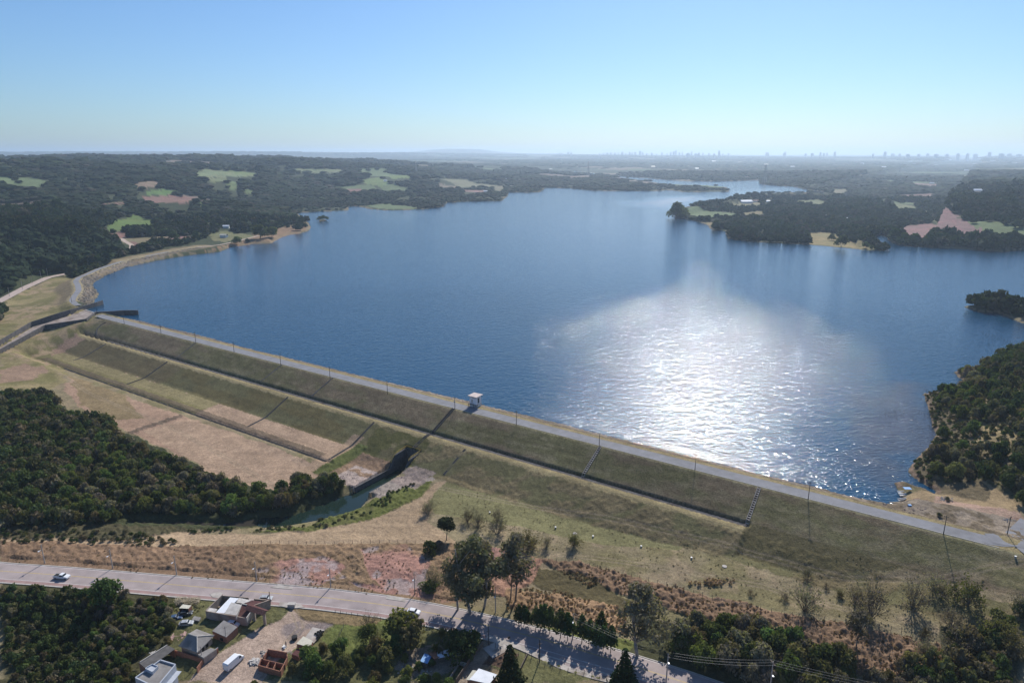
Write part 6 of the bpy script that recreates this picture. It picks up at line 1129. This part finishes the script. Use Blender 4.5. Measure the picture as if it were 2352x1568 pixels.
BS=[(1144,1196,32,'bare:0','grey leafless shrub closest to the gravel bank'),(982,1182,30,'bare:1','x'),(1073,1198,34,'bare:1','x'),(1098,1212,40,'bare:2','x'),(1142,1226,46,'bare:3','x'),(988,1172,28,'bare:4','x'),(1212,1262,44,'brn:0','x'),(1190,1255,38,'bare:2','x'),(1255,1258,30,'bare:1','x'),(1318,1254,30,'brn:1','x'),(1855,1332,30,'bare:0','x'),(1848,1404,64,'bare:4','x'),(1899,1352,18,'bare:3','x'),(1963,1388,44,'bare:2','x'),(1998,1420,84,'bare:1','x'),(2095,1400,72,'bare:0','x'),(2142,1358,48,'bare:3','x'),(2222,1392,66,'brn:2','x'),(2185,1440,50,'bare:5','x'),(2160,1372,36,'bare:1','x'),(2125,1462,22,'brn:3','x'),(1723,1366,16,'bare:2','x'),(1802,1378,22,'bare:0','x'),(1928,1372,18,'brn:0','x'),(2340,1410,54,'bare:2','x'),(2010,1330-8,8,'bare:1','x'),(2280,1470,60,'brn:1','x'),(2200,1490,60,'bare:3','x'),(2120,1510,50,'bare:2','x'),(2320,1500,60,'brn:0','x'),(845,1440,34,'bare:2','x'),(868,1470,28,'bare:3','x')]
for u,v,h_,k,_l in BS:
    tr('bare_shrub',k,u,v,h_*.9,.85,'leafless grey shrub with fanned twigs in the dry field' if k[0:3]=='bar' else 'olive leafed shrub with fanned twigs in the dry field','shrub','grey leafless shrubs of the dry field' if k[:3]=='bar' else 'olive leafed shrubs of the dry field')
for u,v,h_,k,l in ((690,1130,32,'dark:2','tall dark tree where the straw field meets the stream'),(760,1128,24,'oliv:1','olive bush at the corner of the stream and the gravel'),(730,1118,22,'grey:2','grey bush between straw field and stream'),(788,1122,20,'dark:3','small dark tree at the tip of the stream wood'),(640,1150,26,'mid:1','light green tree at the stream edge of the valley wood'),
  (2168,1010,30,'dark:0','round dark tree standing alone among the shore scrub, left one'),(2230,1000,34,'dark:2','round dark tree standing alone among the shore scrub, right one'),(2165,905,24,'dark:1','dark round tree at the tip of the shore point'),(2185,903,22,'dark:5','second dark round tree on the shore point'),(2175,1150,10,'grey:0','dark brush heap on the beach'),(2156,1188,12,'grey:3','brown brush pile on the grass beside the crest road')):
    tr('broadleaf_tree',k,u,v,h_,.62,l)
for i,(x,y,h_) in enumerate([(830,1290,40),(600,1230,46),(650,1330,44),(380,1300,34),(320,1330,36),(200,1310,26),(820,1170,40),(870,1230,38),(720,1420,44),(60,1420,48),(250,1530,40),(380,1480,44),(130,1500,50)]):
    tr('garden_tree',('mid','dark','oliv')[i%3]+':%d'%(i%6),(1200+x/2.145)/1.7415,(2000+y/2.145)/1.7415,h_*.8,.62,('leafy garden tree on the green slope below the road','dark garden tree on the green slope below the road','olive garden tree on the green slope below the road')[i%3],'tree',('leafy','dark','olive')[i%3]+' garden trees below the road')
# island and spit trees
for u,v,h_,l in ((734,507.5,9,'left hand tree cluster on the tiny lake island'),(743,507,11,'middle tree on the tiny lake island'),(750,507,9,'right hand tree on the tiny lake island'),(1553,503,36,'tall dark tree at the tip of the right peninsula'),(1560,500,30,'tree next to the tall one at the peninsula tip'),(1933,567,26,'dark round tree on the pale spit'),(1988,570,14,'small tree near the end of the pale spit'),(2003,574,10,'smallest bush near the end of the pale spit'),(1910,552,14,'bare tree in the middle of the pale spit'),(545,562,18,'tree beside the dirt track on the left shore'),(598,548,30,'broad dark tree over the dirt track at the left shore'),(625,546,24,'second broad tree on the left shore headland'),(382,540,14,'lone tree between the striped fields'),(400,553,20,'round tree at the lower edge of the striped fields')):
    tr('broadleaf_tree','dark:%d'%R.randrange(6),u,v,h_,.75,l)
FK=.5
# ---------------------------------------------------------------- far woods: masses beyond counting
def dome(seed,sub):
    rg=np.random.RandomState(seed); t=(1+5**.5)/2; v=np.array([(-1,t,0),(1,t,0),(-1,-t,0),(1,-t,0),(0,-1,t),(0,1,t),(0,-1,-t),(0,1,-t),(t,0,-1),(t,0,1),(-t,0,-1),(-t,0,1)],float); f=[(0,11,5),(0,5,1),(0,1,7),(0,7,10),(0,10,11),(1,5,9),(5,11,4),(11,10,2),(10,7,6),(7,1,8),(3,9,4),(3,4,2),(3,2,6),(3,6,8),(3,8,9),(4,9,5),(2,4,11),(6,2,10),(8,6,7),(9,8,1)]
    v=list(v/np.linalg.norm(v[0]))
    for _ in range(sub):
        c={};g=[]
        def md(a,b):
            k=(min(a,b),max(a,b))
            if k not in c: q=v[a]+v[b]; v.append(q/np.linalg.norm(q)); c[k]=len(v)-1
            return c[k]
        for a,b,d in f: x_,y_,z_=md(a,b),md(b,d),md(d,a); g+=[(a,x_,z_),(b,y_,x_),(d,z_,y_),(x_,y_,z_)]
        f=g
    v=np.array(v); v=v*(1+rg.normal(0,.16 if sub else .1,(len(v),1))); v[:,2]=np.where(v[:,2]<0,v[:,2]*.6,v[:,2]); v[:,2]=v[:,2]*.5+.5; return v,np.array(f)
D1=[dome(200+i,1) for i in range(8)]; D0=[dome(220+i,0) for i in range(6)]
LQ=[broad(240+i,46,.30) for i in range(6)]
def tri(vf): v,f=vf; return v,np.concatenate([f[:,[0,1,2]],f[:,[0,2,3]]])
def comb(a,b): return np.r_[a[0],b[0]],np.r_[a[1],b[1]+len(a[0])]
DL=[]
for i in range(8):
    q=D1[i]; q=(q[0]*[.82,.82,.9],q[1]); DL.append(comb(q,tri(LQ[i%6])))
def cone(seed):
    rg=np.random.RandomState(seed); V=[];F_=[]
    for k in range(5):
        z0=.1+.18*k; r_=.52*(1-k*.19); n0=len(V); V.append((0,0,z0+.34))
        for j in range(8): a=j*.785+rg.uniform(-.2,.2); q=r_*rg.uniform(.75,1.15); V.append((math.cos(a)*q,math.sin(a)*q,z0+rg.uniform(-.04,.04)))
        for j in range(8): F_.append((n0,n0+1+j,n0+1+(j+1)%8))
    return np.array(V),np.array(F_)
CN=[cone(260+i) for i in range(5)]
PINE=hp([(0,515),(60,502),(150,508),(200,528),(250,558),(285,585),(280,600),(230,612),(150,618),(100,628),(0,662)])
PINE=np.array([pj(u,v,z) for u,v,z in [(-60,515,40),(60,500,46),(150,506,44),(205,528,30),(250,556,12),(283,580,5),(275,600,2),(225,610,-1),(172,618,-4),(130,628,-4),(100,634,-4),(0,682,-4),(-60,712,-4)]])
KEEP=[pxw([(0,692),(60,655),(112,634),(150,626),(176,632),(300,592),(420,570),(480,558),(500,552),(560,540),(600,535),(640,528),(720,508),(718,530),(640,555),(520,580),(400,590),(215,650),(165,700),(0,720)])]
a_=[];r_=rs_=455.; cells=[]
rr_=430.
while rr_<4300:
    s=max(6.2,rr_*.0053); n=int(1.36*rr_/s); A_z=-.68+1.36*(np.arange(n)+NR.uniform(-.45,.45,n)+.5)/n; q=rr_+NR.uniform(-.5,.5,n)*s; cells.append(np.c_[np.sin(A_z)*q,np.cos(A_z)*q,np.full(n,s)]); rr_+=s*(1. if rr_<2500 else 1.15)
FT=np.concatenate(cells); X=FT[:,0];Y=FT[:,1]; q=SD(X,Y); s_,n_=SN(X,Y)
ok=(q>2.5)&(pdist(X,Y,DIKE)>13)&(pdist(X,Y,LROAD)>11)&~((s_>-150)&(np.hypot(X,Y)<640))
rq=np.hypot(X,Y); ok&=~((s_>420)&(rq<700)&(X>0)&(rq<560))
hr_=hp([(290,577),(300,570),(300,563),(285,555),(255,545),(222,537)]); ok&=pdist(X,Y,hr_)>11
zc_=np.maximum(20,HC-H(X,Y))
ok&=~((plot(X,Y)>0)&(NR.rand(len(X))<.93))
for f_ in (.3,.65): k_=1+f_*9/zc_*(rq>1200); ok&=~((plot(X*k_,Y*k_)>0)&(NR.rand(len(X))<.85))
for P in FLDW:
    ok&=~inside(X,Y,P)
    for f_ in (.25,.55,.85): k_=1+f_*9/zc_*(rq>1200); ok&=~(inside(X*k_,Y*k_,P)&(NR.rand(len(X))<.9))
for P in KEEP: ok&=~(inside(X,Y,P)&((NR.rand(len(X))>.04)|(pdist(X,Y,DIKE)<30)))
ok&=~inside(X,Y,ab)
for P in (dt,): ok&=pdist(X,Y,P)>6
ok&=~((rq<760)&(X>400)&(vnoise(X/16,Y/16,33)>.5)); thin=fbm(X/130,Y/130,3,141); ok&=(thin<.60)|(NR.rand(len(X))<.25)|(rq<900)
for o in [o for o in C.objects if o.name.startswith('far_house')]: ok&=(np.hypot(X-o.location.x,Y-o.location.y)>14)|((Y>o.location.y)&(np.hypot(X-o.location.x,Y-o.location.y)>9))
X=X[ok];Y=Y[ok];S=FT[ok,2]; Z=H(X,Y); rq=np.hypot(X,Y); P=np.c_[X,Y,Z-.5]; S=S*1.35*NR.uniform(.75,1.3,len(S)); S=np.where((rq<2600)&(NR.rand(len(S))<.05),S*1.6,S)
pin=inside(X,Y,PINE); lq=SD(X,Y); S=np.where((rq<760)&(X>400),S*.5,S); S=np.where((rq>1500)&(lq<300),S*(.62+.3*sst(60,300,lq)),S)
tone=.45+1.1*fbm(X/110,Y/110,3,151)[:,None]
TT=tints(len(P),(.36,.26,.14,.07,.13,.04)); TT[:,:3]*=tone
def mass(m,lib,name,label,hr=1.): 
    print(name,m.sum()); merged(name,P[m],S[m],lib,TM,label,cols=TT[m],hr=hr)
TT[pin]=np.c_[np.array([(.026,.042,.018)])*NR.uniform(.7,1.3,(pin.sum(),1)),np.ones(pin.sum())]
S[pin]*=.8; mass(pin,CN+D1+D1[:4],'pine_plantation','dark dense wood with pines covering the hill at the left edge',.95)
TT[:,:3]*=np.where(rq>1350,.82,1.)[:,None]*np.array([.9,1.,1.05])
nr=~pin&(rq<1350)
mass(nr&(X<250),DL,'left_shore_wood','dark mixed forest on the hills behind the left shore',.8); 
if (nr&(X>=250)).any(): mass(nr&(X>=250),DL,'peninsula_wood','dark mixed forest along the shore of the right hand peninsula',.9)
fr=~pin&(rq>=1350)
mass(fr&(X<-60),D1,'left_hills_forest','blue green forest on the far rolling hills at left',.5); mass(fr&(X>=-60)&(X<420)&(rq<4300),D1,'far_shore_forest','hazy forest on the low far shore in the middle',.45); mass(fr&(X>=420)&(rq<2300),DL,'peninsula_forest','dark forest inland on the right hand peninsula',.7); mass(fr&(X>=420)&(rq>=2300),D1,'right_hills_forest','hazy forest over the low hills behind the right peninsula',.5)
cells=[]; rr_=4250.
while rr_<17000:
    s=rr_*.0075; n=int(1.36*rr_/s); A_z=-.68+1.36*(np.arange(n)+NR.uniform(-.45,.45,n)+.5)/n; q=rr_+NR.uniform(-.5,.5,n)*s; cells.append(np.c_[np.sin(A_z)*q,np.cos(A_z)*q,np.full(n,s)]); rr_+=s*1.6
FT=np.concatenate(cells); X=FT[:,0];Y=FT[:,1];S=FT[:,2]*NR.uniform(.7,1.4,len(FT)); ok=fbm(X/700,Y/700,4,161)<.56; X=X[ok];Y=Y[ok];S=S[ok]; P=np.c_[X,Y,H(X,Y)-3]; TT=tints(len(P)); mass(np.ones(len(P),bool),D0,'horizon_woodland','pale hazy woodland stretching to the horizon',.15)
# ---------------------------------------------------------------- air
hm=MB(); hm.box(-33000,-33000,-40,33000,33000,265); hz_m=bpy.data.materials.new('haze_air'); hz_m.use_nodes=True; t=hz_m.node_tree
t.nodes.remove(t.nodes['Principled BSDF']); pv=t.nodes.new('ShaderNodeVolumePrincipled'); pv.inputs['Color'].default_value=(.66,.82,1,1); pv.inputs['Density'].default_value=HAZE; pv.inputs['Anisotropy'].default_value=.45
t.links.new(pv.outputs[0],t.nodes['Material Output'].inputs['Volume']); o=hm.build('haze',hz_m); tag(o,kind='stuff')
print('objects',len(C.objects))
